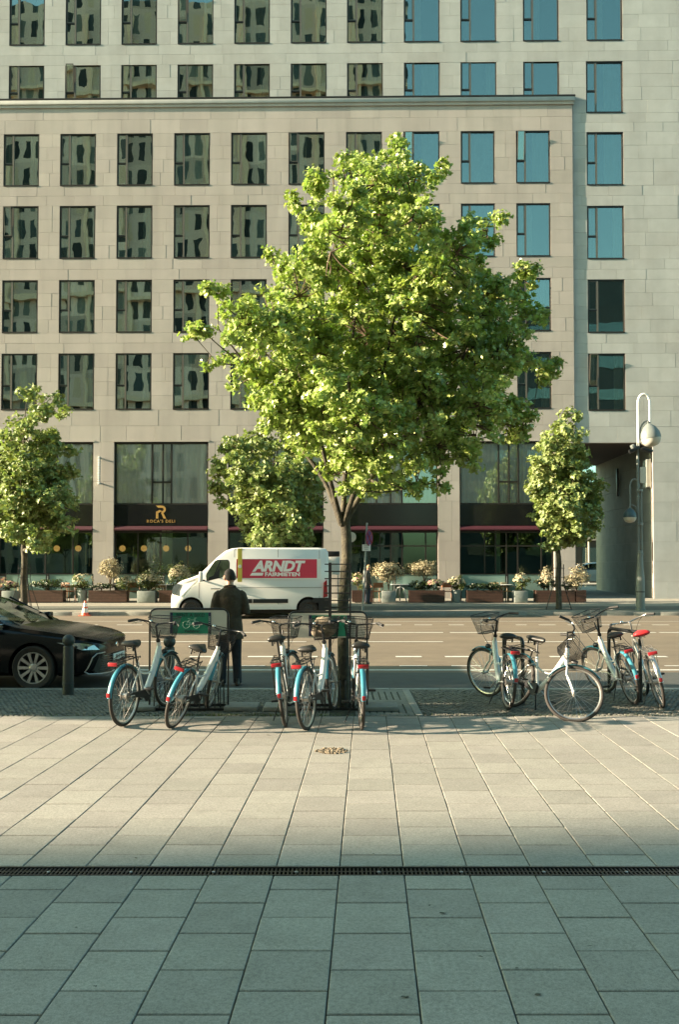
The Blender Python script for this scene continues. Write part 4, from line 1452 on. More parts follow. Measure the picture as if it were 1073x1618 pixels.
def basket_mesh(kind=0):
    """wire basket: fine bars, tapering downwards; origin at the top rear edge's middle, x forward"""
    mb = MB()
    wt, wb, dt, db, h = .36, .28, .27, .20, .25
    def ringp(z):
        t = -z / h
        w = wt + (wb - wt) * t; d0 = .0 + .03 * t; d1 = dt + (db - dt + .0) * t
        return round_poly([(d0, -w / 2), (d1, -w / 2), (d1, w / 2), (d0, w / 2)], .05, 3)
    for z, r_ in ((0, .0055), (-h * .5, .003), (-h, .004)):
        mb.tube([(p[0], p[1], z) for p in ringp(z)], r_, 5, closed=True)
    for z in np.linspace(-h, 0, 13)[1:-1]:
        mb.tube([(p[0], p[1], z) for p in ringp(z)], .0014, 3, closed=True)
    a, b = ringp(0), ringp(-h)
    def walk(poly, n):
        P = [Vector(p) for p in poly] + [Vector(poly[0])]
        L = [0]
        for i in range(len(P) - 1): L.append(L[-1] + (P[i + 1] - P[i]).length)
        out = []
        for k in range(n):
            s = L[-1] * k / n
            for i in range(len(P) - 1):
                if L[i + 1] >= s:
                    t = (s - L[i]) / max(1e-6, L[i + 1] - L[i]); out.append(P[i].lerp(P[i + 1], t)); break
        return out
    for p, q in zip(walk(a, 60), walk(b, 60)):
        mb.tube([(p.x, p.y, 0), (q.x, q.y, -h)], .0016, 3, cap=False)
    for k in range(1, 10):
        y = -wb / 2 + wb * k / 10; mb.tube([(.03, y, -h), (db, y, -h)], .0016, 3, cap=False)
    for k in range(1, 8):
        x = .03 + (db - .03) * k / 8; mb.tube([(x, -wb / 2, -h), (x, wb / 2, -h)], .0016, 3, cap=False)
    return mb
BASKET = basket_mesh().mesh('basket', M['black'], None, fixn=False)

def bicycle(label, rear, heading, lean=0.0, steer=0.0, up=0.0, rent=True, frame='bikewhite', basket=True, bag=False, cover=False, guard_col='teal', barup=0.0, basket_drop=0.0, seat=0.0, group='bicycles parked at the kerb', oldbike=False, roll_front=0.0):
    """rear: contact of the rear wheel; heading: degrees turned from +X; up: lift of the front wheel"""
    t = empty('bicycle', rear, (radians(lean), -math.asin(up / 1.1), radians(heading)))
    tag(t, label, 'bicycle', group)
    fm = M[frame]
    A0 = Vector((0, 0, WR)); A1 = Vector((1.10, 0, WR)); BB = Vector((.455, 0, .285))
    # frame
    mb = MB()
    if oldbike:
        mb.tube([(.30, 0, .70), (.84, 0, .84)], .014, 8)
        mb.tube([BB, (.28, 0, .72)], .016, 8)
        mb.tube([BB, (.87, 0, .74)], .016, 8)
    else:
        mb.tube(bez((.865, 0, .80), (.68, 0, .43), BB, 8), [.034, .036, .038, .038, .038, .037, .036, .034, .034], 10)
        mb.tube([BB, (.285, 0, .70)], .018, 8)
        mb.tube(bez((.33, 0, .58), (.5, 0, .50), (.64, 0, .52), 5), .012, 6)
    mb.tube([Vector((HX, 0, HZ)) + HAX * .0, Vector((HX, 0, HZ)) + HAX * .22], .024, 10)
    for s in (-1, 1):
        mb.tube([(.42, s * .035, .29), (.2, s * .058, .325), (0, s * .066, WR)], .0095, 6)
        mb.tube([(.31, s * .02, .62), (.2, s * .052, .56), (0, s * .066, WR)], .0085, 6)
    mb.lathe([(.026, -.04), (.026, .04)], 12, Matrix.Translation(BB) @ Matrix.Rotation(pi / 2, 4, 'X'))
    mb.build('frame', fm, t, 50)
    # saddle and post
    sz = .90 + seat
    mb = MB(); mb.tube([(.285, 0, .68), (.225, 0, sz - .01)], .0125, 8); sp = mb.build('seat_post', M['black'] if rent else M['alu'], t)
    mb = MB()
    prof = [(-.13, .085, .02), (-.11, .105, .045), (-.05, .112, .055), (.02, .085, .05), (.08, .045, .045), (.13, .028, .04), (.155, .016, .03)]
    vs, fs = [], []
    n = 12
    for (x, w, h) in prof:
        for k in range(n):
            a = 2 * pi * k / n
            vs.append((.205 + x, w * cos(a), sz + .012 + (h * sin(a) if sin(a) > 0 else h * .55 * sin(a)) + (.012 if x < -.08 else 0)))
    for i in range(len(prof) - 1):
        for k in range(n): fs.append((i * n + k, i * n + (k + 1) % n, (i + 1) * n + (k + 1) % n, (i + 1) * n + k))
    fs += [tuple(range(n)), tuple((len(prof) - 1) * n + k for k in range(n - 1, -1, -1))]
    mb.add(vs, fs)
    sd = mb.build('saddle', M['redcover'] if cover else M['saddle'], t, 60)
    mb = MB()
    for s in (-1, 1): mb.tube([(.11, s * .03, sz), (.13, s * .03, sz - .035), (.27, s * .025, sz - .03), (.33, s * .015, sz)], .004, 5)
    if not cover:
        for s in (-1, 1): mb.lathe([(.012, -.035), (.012, .03)], 8, Matrix.Translation((.10, s * .05, sz - .015)))
    mb.build('rail', M['black'], sd)
    # wheels
    def wheel(name, at_, mat4, hub):
        w = inst(name, RIM, t); w.matrix_local = mat4 @ Matrix.Translation(at_)
        inst('tyre', TYRE, w); inst('spokes', SPOKES, w)['kind'] = 'stuff'; inst('hub', hub, w)
        return w
    I = Matrix.Identity(4)
    C = Vector((HX, 0, HZ))
    ST = Matrix.Translation(C) @ Matrix.Rotation(radians(steer), 4, HAX) @ Matrix.Translation(-C)
    wheel('rear_wheel', A0, I, HUB2); wheel('front_wheel', A1, ST, HUB1)
    gc = M[guard_col]
    # mudguards
    g = arc_strip(WR + .022, radians(40), radians(174), .055).build('rear_mudguard', gc, t, 60); g.location = A0
    mb = MB(); a = radians(169); mb.box((cos(a) * (WR + .035), 0, sin(a) * (WR + .035)), (.018, .042, .05), bev=.006); mb.build('reflector', M['redlamp'], g)
    g = arc_strip(WR + .022, radians(52), radians(165), .055).build('front_mudguard', gc, t, 60); g.matrix_local = ST @ Matrix.Translation(A1)
    # fork
    mb = MB()
    for s in (-1, 1):
        mb.tube([(HX, s * .03, HZ), (HX + .02, s * .048, HZ - .03)] + bez((HX + .045, s * .05, HZ - .13), (HX + .09, s * .052, .50), (1.10, s * .055, WR), 5), .012, 7)
    mb.tube([(HX, -.035, HZ), (HX, .035, HZ)], .016, 7)
    f = mb.build('fork', M['alu'] if oldbike else fm, t, 50); f.matrix_local = ST
    # stem, bar, grips
    top = C + HAX * (.42 + barup)
    mb = MB(); mb.tube([C + HAX * .21, C + HAX * .24], .027, 10); mb.tube([C + HAX * .24, top, top + Vector((.05, 0, .02))], .014, 8)
    s_ = mb.build('stem', M['black'] if not oldbike else M['alu'], t); s_.matrix_local = ST
    bc = top + Vector((.05, 0, .02))
    mb = MB()
    L = bez(bc, bc + Vector((.07, .17, .02)), bc + Vector((-.05, .26, .045)), 6) + [bc + Vector((-.15, .315, .035))]
    R_ = [Vector((p.x, -p.y, p.z)) for p in L]
    mb.tube(list(reversed(R_)) + L[1:], .011, 8)
    h = mb.build('handlebar', M['black'] if rent else M['alu'], t, 60); h.matrix_local = ST
    for s in (-1, 1):
        a = bc + Vector((-.045, s * .258, .045)); b = bc + Vector((-.165, s * .322, .034))
        g = MB(); g.tube([a, a.lerp(b, .1), b, b + (b - a) * .02], [.015, .0165, .0175, .012], 8); g.build('grip', M['grip'], h)
        g = MB(); q = bc + Vector((-.01, s * .235, .035)); g.tube([q, q + Vector((.03, s * .02, -.02)), q + Vector((-.03, s * .075, -.035)), q + Vector((-.07, s * .09, -.035))], [.009, .006, .005, .004], 6); g.build('brake_lever', M['alu'], h)
    g = MB(); q = bc + Vector((.0, .10, .03)); g.ball((q.x, q.y, q.z), (.022, .022, .018), 10, 6); g.build('bell', M['chrome'], h)
    # cables
    cb = MB()
    for s in (-1, 1):
        cb.tube(bez(bc + Vector((.0, s * .2, .02)), bc + Vector((.22, s * .16, -.06)), C + Vector((.03, s * .02, .06)), 9), .003, 4)
    c_ = cb.build('cables', M['black'], t); c_.matrix_local = ST; c_['kind'] = 'stuff'
    # lights
    if not oldbike:
        mb = MB(); mb.lathe([(.018, -.045), (.032, -.02), (.034, .02), (.03, .026)], 12, Matrix.Translation((HX + .09, 0, HZ + .06)) @ Matrix.Rotation(pi / 2, 4, 'Y')); mb.tube([(HX + .02, 0, HZ), (HX + .08, 0, HZ + .05)], .006, 5)
        l_ = mb.build('front_lamp', M['black'], t); l_.matrix_local = ST
    # carrier
    mb = MB(); z = WR * 2 + .075
    for s in (-1, 1):
        mb.tube([(.27, s * .03, z - .02), (.2, s * .065, z), (-.2, s * .07, z), (-.255, s * .05, z)], .007, 6)
        mb.tube([(-.12, s * .07, z), (-.02, s * .075, WR)], .006, 5); mb.tube([(.08, s * .067, z), (0, s * .075, WR + .01)], .006, 5)
    mb.tube([(-.255, -.05, z), (-.255, .05, z)], .007, 6)
    for x in (-.16, -.05, .06, .17): mb.tube([(x, -.067, z), (x, .067, z)], .004, 5)
    mb.tube([(.2, 0, z + .006), (-.22, 0, z + .006)], .005, 5)
    mb.tube([(.2, -.03, z + .02), (-.05, -.04, z + .055), (-.2, -.03, z + .03), (-.2, .03, z + .03), (-.05, .04, z + .055), (.2, .03, z + .02)], .0045, 5)
    ca = mb.build('carrier', M['black'] if rent else M['alu'], t)
    mb = MB(); mb.box((-.275, 0, z - .022), (.028, .115, .042), bev=.012); mb.build('rear_lamp', M['redlamp'], ca)
    # drive
    mb = MB(); mb.lathe([(.085, -.004), (.085, .004)], 24, Matrix.Translation(BB + Vector((0, -.05, 0))) @ Matrix.Rotation(pi / 2, 4, 'X'))
    mb.prism(round_poly([(BB.x + .06, BB.z - .05), (BB.x + .06, BB.z + .06), (.02, WR + .03), (.02, WR - .02)], .03), -.07, -.055, 'y')
    mb.build('chain_guard', M['black'], t, 40)
    for s in (-1, 1):
        a = radians(-35 if s > 0 else 145)
        e = BB + Vector((cos(a) * .165, s * .09, sin(a) * .165))
        mb = MB(); mb.tube([BB + Vector((0, s * .07, 0)), e], .0095, 6); cr = mb.build('crank', M['alu'], t)
        mb = MB(); mb.box((e.x, e.y + s * .055, e.z), (.085, .09, .024), bev=.006); mb.build('pedal', M['black'], cr)
    # stand
    mb = MB(); mb.tube([(.36, .05, .27), (.30, .17, .012 if lean else .012)], .008, 6); mb.build('kickstand', M['black'], t)
    if basket:
        b_ = inst('basket', BASKET, t); q = bc + Vector((.03, 0, .07 - basket_drop))
        b_.matrix_local = ST @ Matrix.Translation(q) @ Matrix.Rotation(radians(roll_front), 4, 'Y')
        mb = MB(); mb.tube([C + HAX * .25 + Vector((.01, 0, 0)), q + Vector((.02, 0, -.15))], .008, 6); k_ = mb.build('basket_bracket', M['black'], t); k_.matrix_local = ST
    # frame lock and its curl of cable
    mb = MB()
    pts = [(.26 + .05 * cos(a), -.03 - .02 * sin(a * .7), .74 - a * .012 + .045 * sin(a)) for a in np.linspace(0, 9, 26)]
    mb.tube(pts, .005, 5); mb.build('lock_cable', M['black'], t)
    if bag:
        mb = MB(); q = bc + Vector((.05, 0, .06)); mb.ball((q.x + .10, 0, q.z - .10), (.12, .16, .13), 14, 9)
        for k in range(14):
            r_ = random.Random(k); mb.ball((q.x + .1 + r_.uniform(-.08, .08), r_.uniform(-.12, .12), q.z - .08 + r_.uniform(-.09, .08)), r_.uniform(.035, .07), 8, 6)
        o = mb.build('basket_liner', M['bag'], t, 80); o.matrix_local = ST
    return t

def hd(a, b):
    d = b - a
    return math.degrees(atan2(d.y, d.x))
def place(label, rpx, fpx, up=.05, **k):
    a = gnd(*rpx); b = gnd(fpx[0], fpx[1] + up * 121)
    return bicycle(label, a, hd(a, b), up=up, **k)
place('white rental bicycle with teal mudguard, leftmost, nearest the black car', (197, 1147), (257, 1119), lean=1, steer=-4)
place('white rental bicycle leaning right beside the man in the dark coat', (273, 1150), (331, 1118), lean=16, steer=10, basket_drop=.09, barup=-.03)
place('white rental bicycle leaning away left of the one with the bagged basket', (452, 1147), (460, 1117), lean=-7, steer=-20, seat=.07)
place('white rental bicycle with a lined basket just left of the maple trunk', (487, 1153), (529, 1121), lean=-3, steer=6, seat=-.04, bag=True)
place('rental bicycle seen straight from behind just right of the maple trunk', (571, 1152), (560, 1118), lean=0, steer=-10)
# the right-hand cluster
G2 = 'bicycles locked to the hoops'
a = gnd(802, 1121); bicycle('white bicycle with turned front wheel and mesh basket left of the hoops', a, 93, lean=3, steer=36, group=G2, barup=.02)
a = Vector((2.24, 11.27, 0)); bicycle('white bicycle pointing at the camera with a big front wheel and dangling basket', a, -67, lean=-17, steer=48, group=G2, basket_drop=.12, roll_front=35)
a = gnd(1002, 1113); bicycle('white bicycle with teal rear mudguard leaning on the rightmost hoop', a, 91, lean=-12, steer=24, group=G2, barup=.06)
a = gnd(1047, 1119); bicycle('old silver bicycle with a red saddle cover at the right edge', a, 82, lean=-13, steer=10, rent=False, oldbike=True, frame='bikesilver', guard_col='bikesilver', cover=True, basket=False, group=G2, seat=.05)

# ---------------------------------------------------------------- racks with advertising boards
M['sign_green'] = pm('sign_green', (.012, .20, .115), .45, var=.05)
M['sign_navy'] = pm('sign_navy', (.02, .025, .07), .45, var=.05)
M['sign_back'] = pm('board_beige', (.60, .57, .48), .6, var=.08)
M['sign_dark'] = pm('sign_ink', (.008, .05, .04), .5, var=0)
M['sign_pale'] = pm('sign_pale', (.45, .62, .5), .5, var=0)
def rack(px0, px1, pyt, label):
    Y = Y_TREE - .22
    s = FPX / Y
    x0, x1 = gx(px0, Y), gx(px1, Y); xc = (x0 + x1) / 2; w = x1 - x0
    zt = at(536, pyt, Y).z
    t = empty('bicycle_rack', (xc, Y, 0)); tag(t, label, 'bike rack', 'bicycle racks with advertising boards')
    h = w / 2; r = .09
    P = [(-h, 0, .0), (-h, 0, zt - r)] + [(-h + r - r * cos(a), 0, zt - r + r * sin(a)) for a in (.4, .8, 1.2)] + [(-h + r, 0, zt), (h - r, 0, zt)] + [(h - r + r * sin(a), 0, zt - r + r * cos(a)) for a in (.4, .8, 1.2)] + [(h, 0, zt - r), (h, 0, .0)]
    mb = MB(); mb.tube(P, .0125, 10); mb.build('hoop', M['black'], t, 60)
    # board
    zb_ = at(536, pyt + 41, Y).z
    mb = MB(); mb.prism(round_poly([(-h + .02, zb_), (h - .02, zb_), (h - .02, zt - .018), (-h + .02, zt - .018)], .05), -.008, .008, 'y'); b = mb.build('board', M['sign_back'], t, None)
    ga, gb = -h + w * .295, -h + w * .745
    za, zc = zb_ + .018, zt - .045
    mb = MB(); mb.b2((ga, -.013, za), (gb, -.0085, zc)); mb.build('poster', M['sign_green'], b, None)
    for (a0, a1) in ((ga - .036, ga - .001), (gb + .001, gb + .036)):
        mb = MB(); mb.b2((a0, -.0135, za), (a1, -.0086, zc)); mb.build('stripe', M['sign_navy'], b, None)
    me = text_mesh('lettering', 'RENT A BIKE!', .062, M['sign_dark'], extrude=.001, bold=.0012); inst('lettering', me, b, ((ga + gb) / 2, -.0145, zc - .036))
    me = text_mesh('lettering', 'Vielfahrer', .05, M['sign_dark'], extrude=.001, bold=.0012); inst('lettering', me, b, ((ga + gb) / 2 + .02, -.0145, za + .03))
    me = text_mesh('lettering', 'RENT A BIKE', .03, M['sign_pale'], extrude=.001); o = inst('lettering', me, b, (gb + .018, -.0145, (za + zc) / 2), (0, -pi / 2, 0))
    # the painted bicycle
    mb = MB(); cx = (ga + gb) / 2 + .01; cz = (za + zc) / 2 - .012
    for dx in (-.065, .065):
        pts = [(cx + dx + .045 * cos(a), -.0145, cz - .01 + .045 * sin(a)) for a in np.linspace(0, 2 * pi, 24)[:-1]]; mb.tube(pts, .0026, 4, closed=True)
    for p, q in (((-.065, -.01), (-.03, .05)), ((-.03, .05), (.045, .05)), ((-.03, .05), (0, -.012)), ((0, -.012), (.045, .05)), ((.065, -.01), (.042, .075)), ((-.065, -.01), (0, -.012)), ((.042, .075), (.07, .075)), ((-.045, .068), (-.015, .068))):
        mb.tube([(cx + p[0], -.0145, cz + p[1]), (cx + q[0], -.0145, cz + q[1])], .0026, 4)
    mb.build('bicycle_emblem', M['sign_pale'], b, None)
    # floor rails and wheel hoops
    for y in (-.12, .22):
        mb = MB(); mb.box((0, y, .02), (w + .35, .035, .03)); mb.build('floor_rail', M['black'], t, None)
    for i in range(5):
        x = -h + .12 + i * (w - .24) / 4 
        for dx in (-.035, .035):
            mb = MB(); mb.tube([(x + dx, -.12, .03), (x + dx, -.10, .30), (x + dx, -.04, .345), (x + dx, .14, .345), (x + dx, .2, .30), (x + dx, .22, .03)], .008, 6); mb.build('wheel_hoop', M['black'], t, 60)
    for x in (-h - .1, h + .18):
        mb = MB(); mb.box((x, 0.02, .03), (.42, .42, .055), bev=.01); mb.build('ballast_slab', M['granite'], t)
rack(237, 361, 962, 'black bike rack with green RENT A BIKE board beside the man')
rack(456, 580, 966.5, 'black bike rack with green board in front of the maple trunk')
# steel hoops on the right
def hoop(px, py, rot, hh, ww, label, both=True):
    b = gnd(px, py); t = empty('bicycle_stand', b, (0, 0, radians(rot))); tag(t, label, 'bike stand', 'black steel hoops for locking bicycles')
    r = .08
    P = [(0, 0, 0), (0, 0, hh - r), (.012, 0, hh - r * .5), (r * .5, 0, hh - .012), (r, 0, hh), (ww - r, 0, hh), (ww - r * .5, 0, hh - .012), (ww - .012, 0, hh - r * .5), (ww, 0, hh - r), (ww, 0, 0)]
    mb = MB(); mb.tube(P, .026, 10); mb.build('tube', M['black'], t, 60)
    mb = MB(); mb.tube([(0, 0, hh * .42), (ww, 0, hh * .42)], .018, 8); mb.build('crossbar', M['black'], t)
    for x in (0, ww): mb = MB(); mb.lathe([(.06, 0), (.06, .008), (.03, .014)], 14, Matrix.Translation((x, 0, 0))); mb.build('flange', M['black'], t)
hoop(827, 1112, 97, .86, .8, 'black steel hoop behind the bicycle with the turned wheel')
hoop(1013, 1108, 103, .93, .8, 'black steel hoop between the red saddle and the teal mudguard')

# ================================================================ street furniture
def bollard(px, py, pyt, label):
    b = gnd(px, py); s = FPX / b.y; H = (py - pyt) / s
    t = empty('bollard', b); tag(t, label, 'bollard', 'dark round-headed bollards')
    mb = MB(); mb.lathe([(.078, 0), (.078, .13), (.083, .135), (.083, .165), (.078, .17), (.075, H - .20), (.072, H - .17), (.05, H - .15)], 24); mb.build('post', M['bollard'], t, 40)
    mb = MB(); mb.ball((0, 0, H - .088), (.088, .088, .088), 24, 16); mb.build('head', M['bollard'], t, 80)
M['bollard'] = pm('bollard_paint', (.028, .036, .036), .45, var=.2, vs=12, bump=.1, bs=60)
bollard(107, 1097, 1003, 'dark bollard in front of the black car')
bollard(267, 1094, 1005, 'dark bollard between the two rental bicycles left of the man')

def cone():
    b = gnd(134, 973, Z_ROAD); s = FPX / b.y
    t = empty('traffic_cone', b); tag(t, 'orange and white traffic cone on the road before the far kerb', 'traffic cone')
    og = pm('cone_orange', (.75, .13, .07), .5, var=.08); h = 23.5 / s
    mb = MB(); mb.box((0, 0, .015), (.40, .40, .03), bev=.01); mb.build('base', og, t)
    R = lambda z: .15 - .115 * z / h
    for z0, z1, m_ in ((.03, h * .22, og), (h * .22, h * .5, M['white']), (h * .5, h * .62, og), (h * .62, h * .86, M['white']), (h * .86, h, og)):
        mb = MB(); mb.lathe([(R(z0), z0), (R(z1), z1)], 20); mb.build('band', m_, t, 40)
cone()

def street_lamp():
    Y = 33.0; b = Vector((gx(1012, Y), Y, zfar(Y))); s = FPX / Y
    t = empty('street_lamp', b); tag(t, 'grey street lamp with two drop-shaped lanterns on arched arms', 'street lamp')
    Z = lambda py: at(536, py, Y).z - b.z
    Xp = lambda px: gx(px, Y) - b.x
    lm = pm('lamp_paint', (.17, .19, .18), .42, var=.12, vs=4)
    mb = MB(); mb.lathe([(.19, 0), (.19, .06), (.165, .08), (.165, Z(915)), (.12, Z(895)), (.10, Z(870))], 20); mb.build('base', lm, t, 40)
    mb = MB(); mb.tube([(-.055, 0, Z(872)), (-.055, 0, Z(700))], .048, 10); mb.build('pole', lm, t)
    mb = MB(); mb.tube([(.065, 0, Z(900)), (.065, 0, Z(775))], .042, 10); mb.build('pole', lm, t)
    for z in (Z(875), Z(828), Z(775)):
        mb = MB(); mb.lathe([(.10, z - .05), (.13, z - .04), (.13, z + .04), (.10, z + .05)], 16); mb.build('collar', lm, t, 40)
    # tall arch
    def arch(xa, za, xb, zb_, ztop, r, name='arm'):
        h = ztop - max(za, zb_); mx = (xa + xb) / 2; hw = (xb - xa) / 2
        P = [(xa, 0, za)] + [(mx - hw * cos(a), 0, (ztop - abs(hw) * 1.6) + abs(hw) * 1.6 * sin(a)) for a in np.linspace(0, pi, 13)] + [(xb, 0, zb_)]
        mb = MB(); mb.tube(P, r, 10); mb.build(name, M['white'] if ztop > 6 else lm, t, 60)
    arch(Xp(1011), Z(705), Xp(1029.5), Z(668), Z(623), .05)
    arch(Xp(1011.5), Z(770), Xp(997), Z(803), Z(757), .032)
    mb = MB(); mb.tube(bez((Xp(1013), 0, Z(690)), (Xp(1014), 0, Z(664)), (Xp(1029), 0, Z(665)), 6), .03, 8); mb.build('stay', lm, t)
    mb = MB(); mb.tube(bez((Xp(1009), 0, Z(812)), (Xp(1008), 0, Z(797)), (Xp(997), 0, Z(798)), 6), .022, 8); mb.build('stay', lm, t)
    def lantern(px, py, R, tilt, dark):
        e = empty('lantern', (Xp(px), 0, Z(py)), (0, radians(tilt), 0), t)
        up = [(.04, R * 1.25), (R * .25, R * 1.15), (R * .62, R * .85), (R * .92, R * .35), (R, -.05 * R), (R, -.25 * R)]
        mb = MB(); mb.lathe(list(reversed(up)), 24); mb.build('shade', M['lampdark'] if dark else lm, e, 50)
        lo = [(R * .97, -.25 * R), (R * .90, -.6 * R), (R * .62, -.92 * R), (R * .2, -1.05 * R)]
        mb = MB(); mb.lathe(lo, 24); mb.build('bowl', M['opal'], e, 60)
        mb = MB(); mb.lathe([(.045, R * 1.2), (.055, R * 1.25), (.055, R * 1.4), (.03, R * 1.45)], 12); mb.build('cap', lm, e)
    M['opal'] = pm('opal_glass', (.55, .54, .48), .3, var=.05); M['lampdark'] = pm('lantern_dark', (.05, .085, .095), .4, var=.1)
    lantern(1029.8, 689, .40, -8, False)
    lantern(996.5, 815, .25, 0, True)
    # floodlights and notices strapped to the pole
    for px, py, r_ in ((1003, 711, -25), (1023, 712, 15)):
        mb = MB(); mb.box((0, 0, 0), (.42, .22, .14), bev=.03); o = mb.build('floodlight', M['black'], t); o.location = (Xp(px), -.08, Z(py)); o.rotation_euler = (0, radians(r_), 0)
    mb = MB(); mb.box((0, 0, 0), (.13, .22, .16), bev=.03); o = mb.build('camera_housing', lm, t); o.location = (Xp(1001.5), -.05, Z(706)); o.rotation_euler = (0, radians(-30), 0)
    mb = MB(); mb.b2((.03, -.02, Z(763)), (.26, .01, Z(738))); mb.build('notice', M['sign_back'], t, None)
    for z in (Z(730), Z(745), Z(785), Z(858), Z(935)):
        mb = MB(); mb.lathe([(.17 if z < 1.2 else .075, z - .02), (.17 if z < 1.2 else .075, z + .02)], 14, Matrix.Translation((0 if z < 1.2 else -.055, 0, 0))); mb.build('strap', M['black'] if z < 1.2 else lm, t)
street_lamp()

def parking_sign():
    Y = 32.9; b = Vector((gx(573, Y), Y, zfar(Y))); s = FPX / Y
    t = empty('road_sign', b); tag(t, 'grey sign pole with a round no-parking sign and white plate right of the maple', 'sign')
    Z = lambda py: at(536, py, Y).z - b.z
    mb = MB(); mb.tube([(0, 0, 0), (gx(580, Y) - b.x, 0, Z(826))], .036, 10); mb.build('pole', M['zinc'], t)
    e = empty('round_sign', (gx(583.5, Y) - b.x, -.05, Z(850)), (0, 0, radians(62)), t)
    mb = MB(); mb.lathe([(.30, -.008), (.30, .008)], 28, Matrix.Rotation(pi / 2, 4, 'X')); mb.build('disc', pm('sign_blue', (.10, .04, .16), .5, var=.1), e)
    mb = MB(); mb.ring(.28, .022, 32, 5); mb.build('rim', M['redlamp'], e)
    for sg in (-1, 1): mb = MB(); mb.tube([(-.19, -.014, -.19 * sg), (.19, -.014, .19 * sg)], .02, 5); mb.build('stroke', M['redlamp'], e)
    mb = MB(); mb.box((gx(579, Y) - b.x, -.05, Z(865.5)), (.32, .02, .25), bev=.01); o = mb.build('plate', M['white'], t)
    for k in range(3): mb = MB(); mb.box((gx(579, Y) - b.x, -.062, Z(865.5) + .07 - k * .065), (.20 - .03 * k, .004, .018)); mb.build('print', M['zinc'], o, None)
    Z2 = Z(868)
    # second pole further left with its back to us
    b2 = Vector((gx(554, Y + .5), Y + .5, zfar(Y)))
    t2 = empty('sign_post', b2); tag(t2, 'thin grey post with a small round sign just right of the maple trunk', 'sign')
    mb = MB(); mb.tube([(0, 0, 0), (0, 0, Z(842))], .03, 8); mb.build('pole', M['zinc'], t2)
    mb = MB(); mb.lathe([(.2, -.008), (.2, .008)], 20, Matrix.Translation((.02, -.04, Z(848))) @ Matrix.Rotation(pi / 2, 4, 'X')); mb.build('disc', M['sign_back'], t2)
    # pale notice board behind the van
    Yn = 36.0; b3 = Vector((gx(525, Yn), Yn, zfar(Yn)))
    t3 = empty('notice_board', b3); tag(t3, 'white notice board with a dark header between the van and the maple trunk', 'notice board')
    Zn = lambda py: at(536, py, Yn).z - b3.z
    mb = MB(); mb.box((0, 0, (Zn(880) + Zn(908)) / 2), (.62, .06, Zn(880) - Zn(908)), bev=.01); mb.build('panel', M['white'], t3)
    mb = MB(); mb.box((0, 0, (Zn(871) + Zn(879.5)) / 2), (.62, .06, Zn(871) - Zn(879.5)), bev=.01); mb.build('header', M['black'], t3)
    for x in (-.25, .25): mb = MB(); mb.box((x, .02, Zn(908) / 2), (.05, .04, Zn(908))); mb.build('post', M['zinc'], t3)
parking_sign()

# ================================================================ terrace
M['blond'] = leafmat('blond_blossom', (.44, .39, .25), (.36, .32, .19), .4, .25, .7, .01)
M['oliveleaf'] = leafmat('planter_leaf', (.10, .13, .035), (.15, .19, .04), .4, .3, .5, .03)
M['flower'] = leafmat('flower_petal', (.6, .45, .30), (.5, .3, .15), .3, .3, .6, .12)
M['fern'] = leafmat('dark_leaf', (.035, .06, .02), (.06, .09, .02), .4, .3, .4, .02)
def plant(name, label, cat, base, h, w, n, mat, size, seed, stem=0.0, flowers=0, fmat=None, group=None, kind='oval', dpt=None):
    n = int(n * 1.7); size *= .72; flowers = int(flowers * 1.6)
    rng = np.random.default_rng(seed); r = random.Random(seed)
    t = empty(name, base); tag(t, label, cat, group)
    zc = stem + (h - stem) / 2
    kc = max(7, n // 45)
    cc = rng.normal(size=(kc, 3)); cc /= np.linalg.norm(cc, axis=1, keepdims=True); cc *= rng.uniform(.45, 1.12, (kc, 1))
    p = cc[rng.integers(0, kc, n)] + rng.normal(size=(n, 3)) * .17
    d_ = dpt or w
    pos = p * np.array([[w / 2, d_ / 2, (h - stem) / 2]]) + np.array([[0, 0, zc]])
    nrm = p + rng.normal(size=(n, 3)) * .5 + np.array([[-.1, 0, .4]])
    leaf_cloud('foliage', pos, nrm, size * rng.uniform(.6, 1.3, n), mat, t, rng, kind)['kind'] = 'stuff'
    if flowers:
        p = rng.normal(size=(flowers, 3)); p /= np.linalg.norm(p, axis=1, keepdims=True); p[:, 2] = np.abs(p[:, 2]); p[:, 1] = -np.abs(p[:, 1])
        pos = p * np.array([[w / 2, d_ / 2, (h - stem) / 2]]) + np.array([[0, 0, zc]])
        leaf_cloud('blossom', pos, p + np.array([[0, -.4, .3]]), size * 1.3 * rng.uniform(.7, 1.3, flowers), fmat, t, rng, kind)['kind'] = 'stuff'
    mb = MB()
    for k in range(5 if stem < .2 else 7):
        a = r.uniform(0, 6.28); q = r.uniform(.1, .38)
        mb.tube([(0, 0, -.05), (.04 * cos(a), .04 * sin(a), stem * .6 + .05), (cos(a) * w * q, sin(a) * d_ * q, zc + (h - stem) * .1)], [.02, .014, .005], 5)
    mb.build('stems', M['twig'], t, None)
    return t

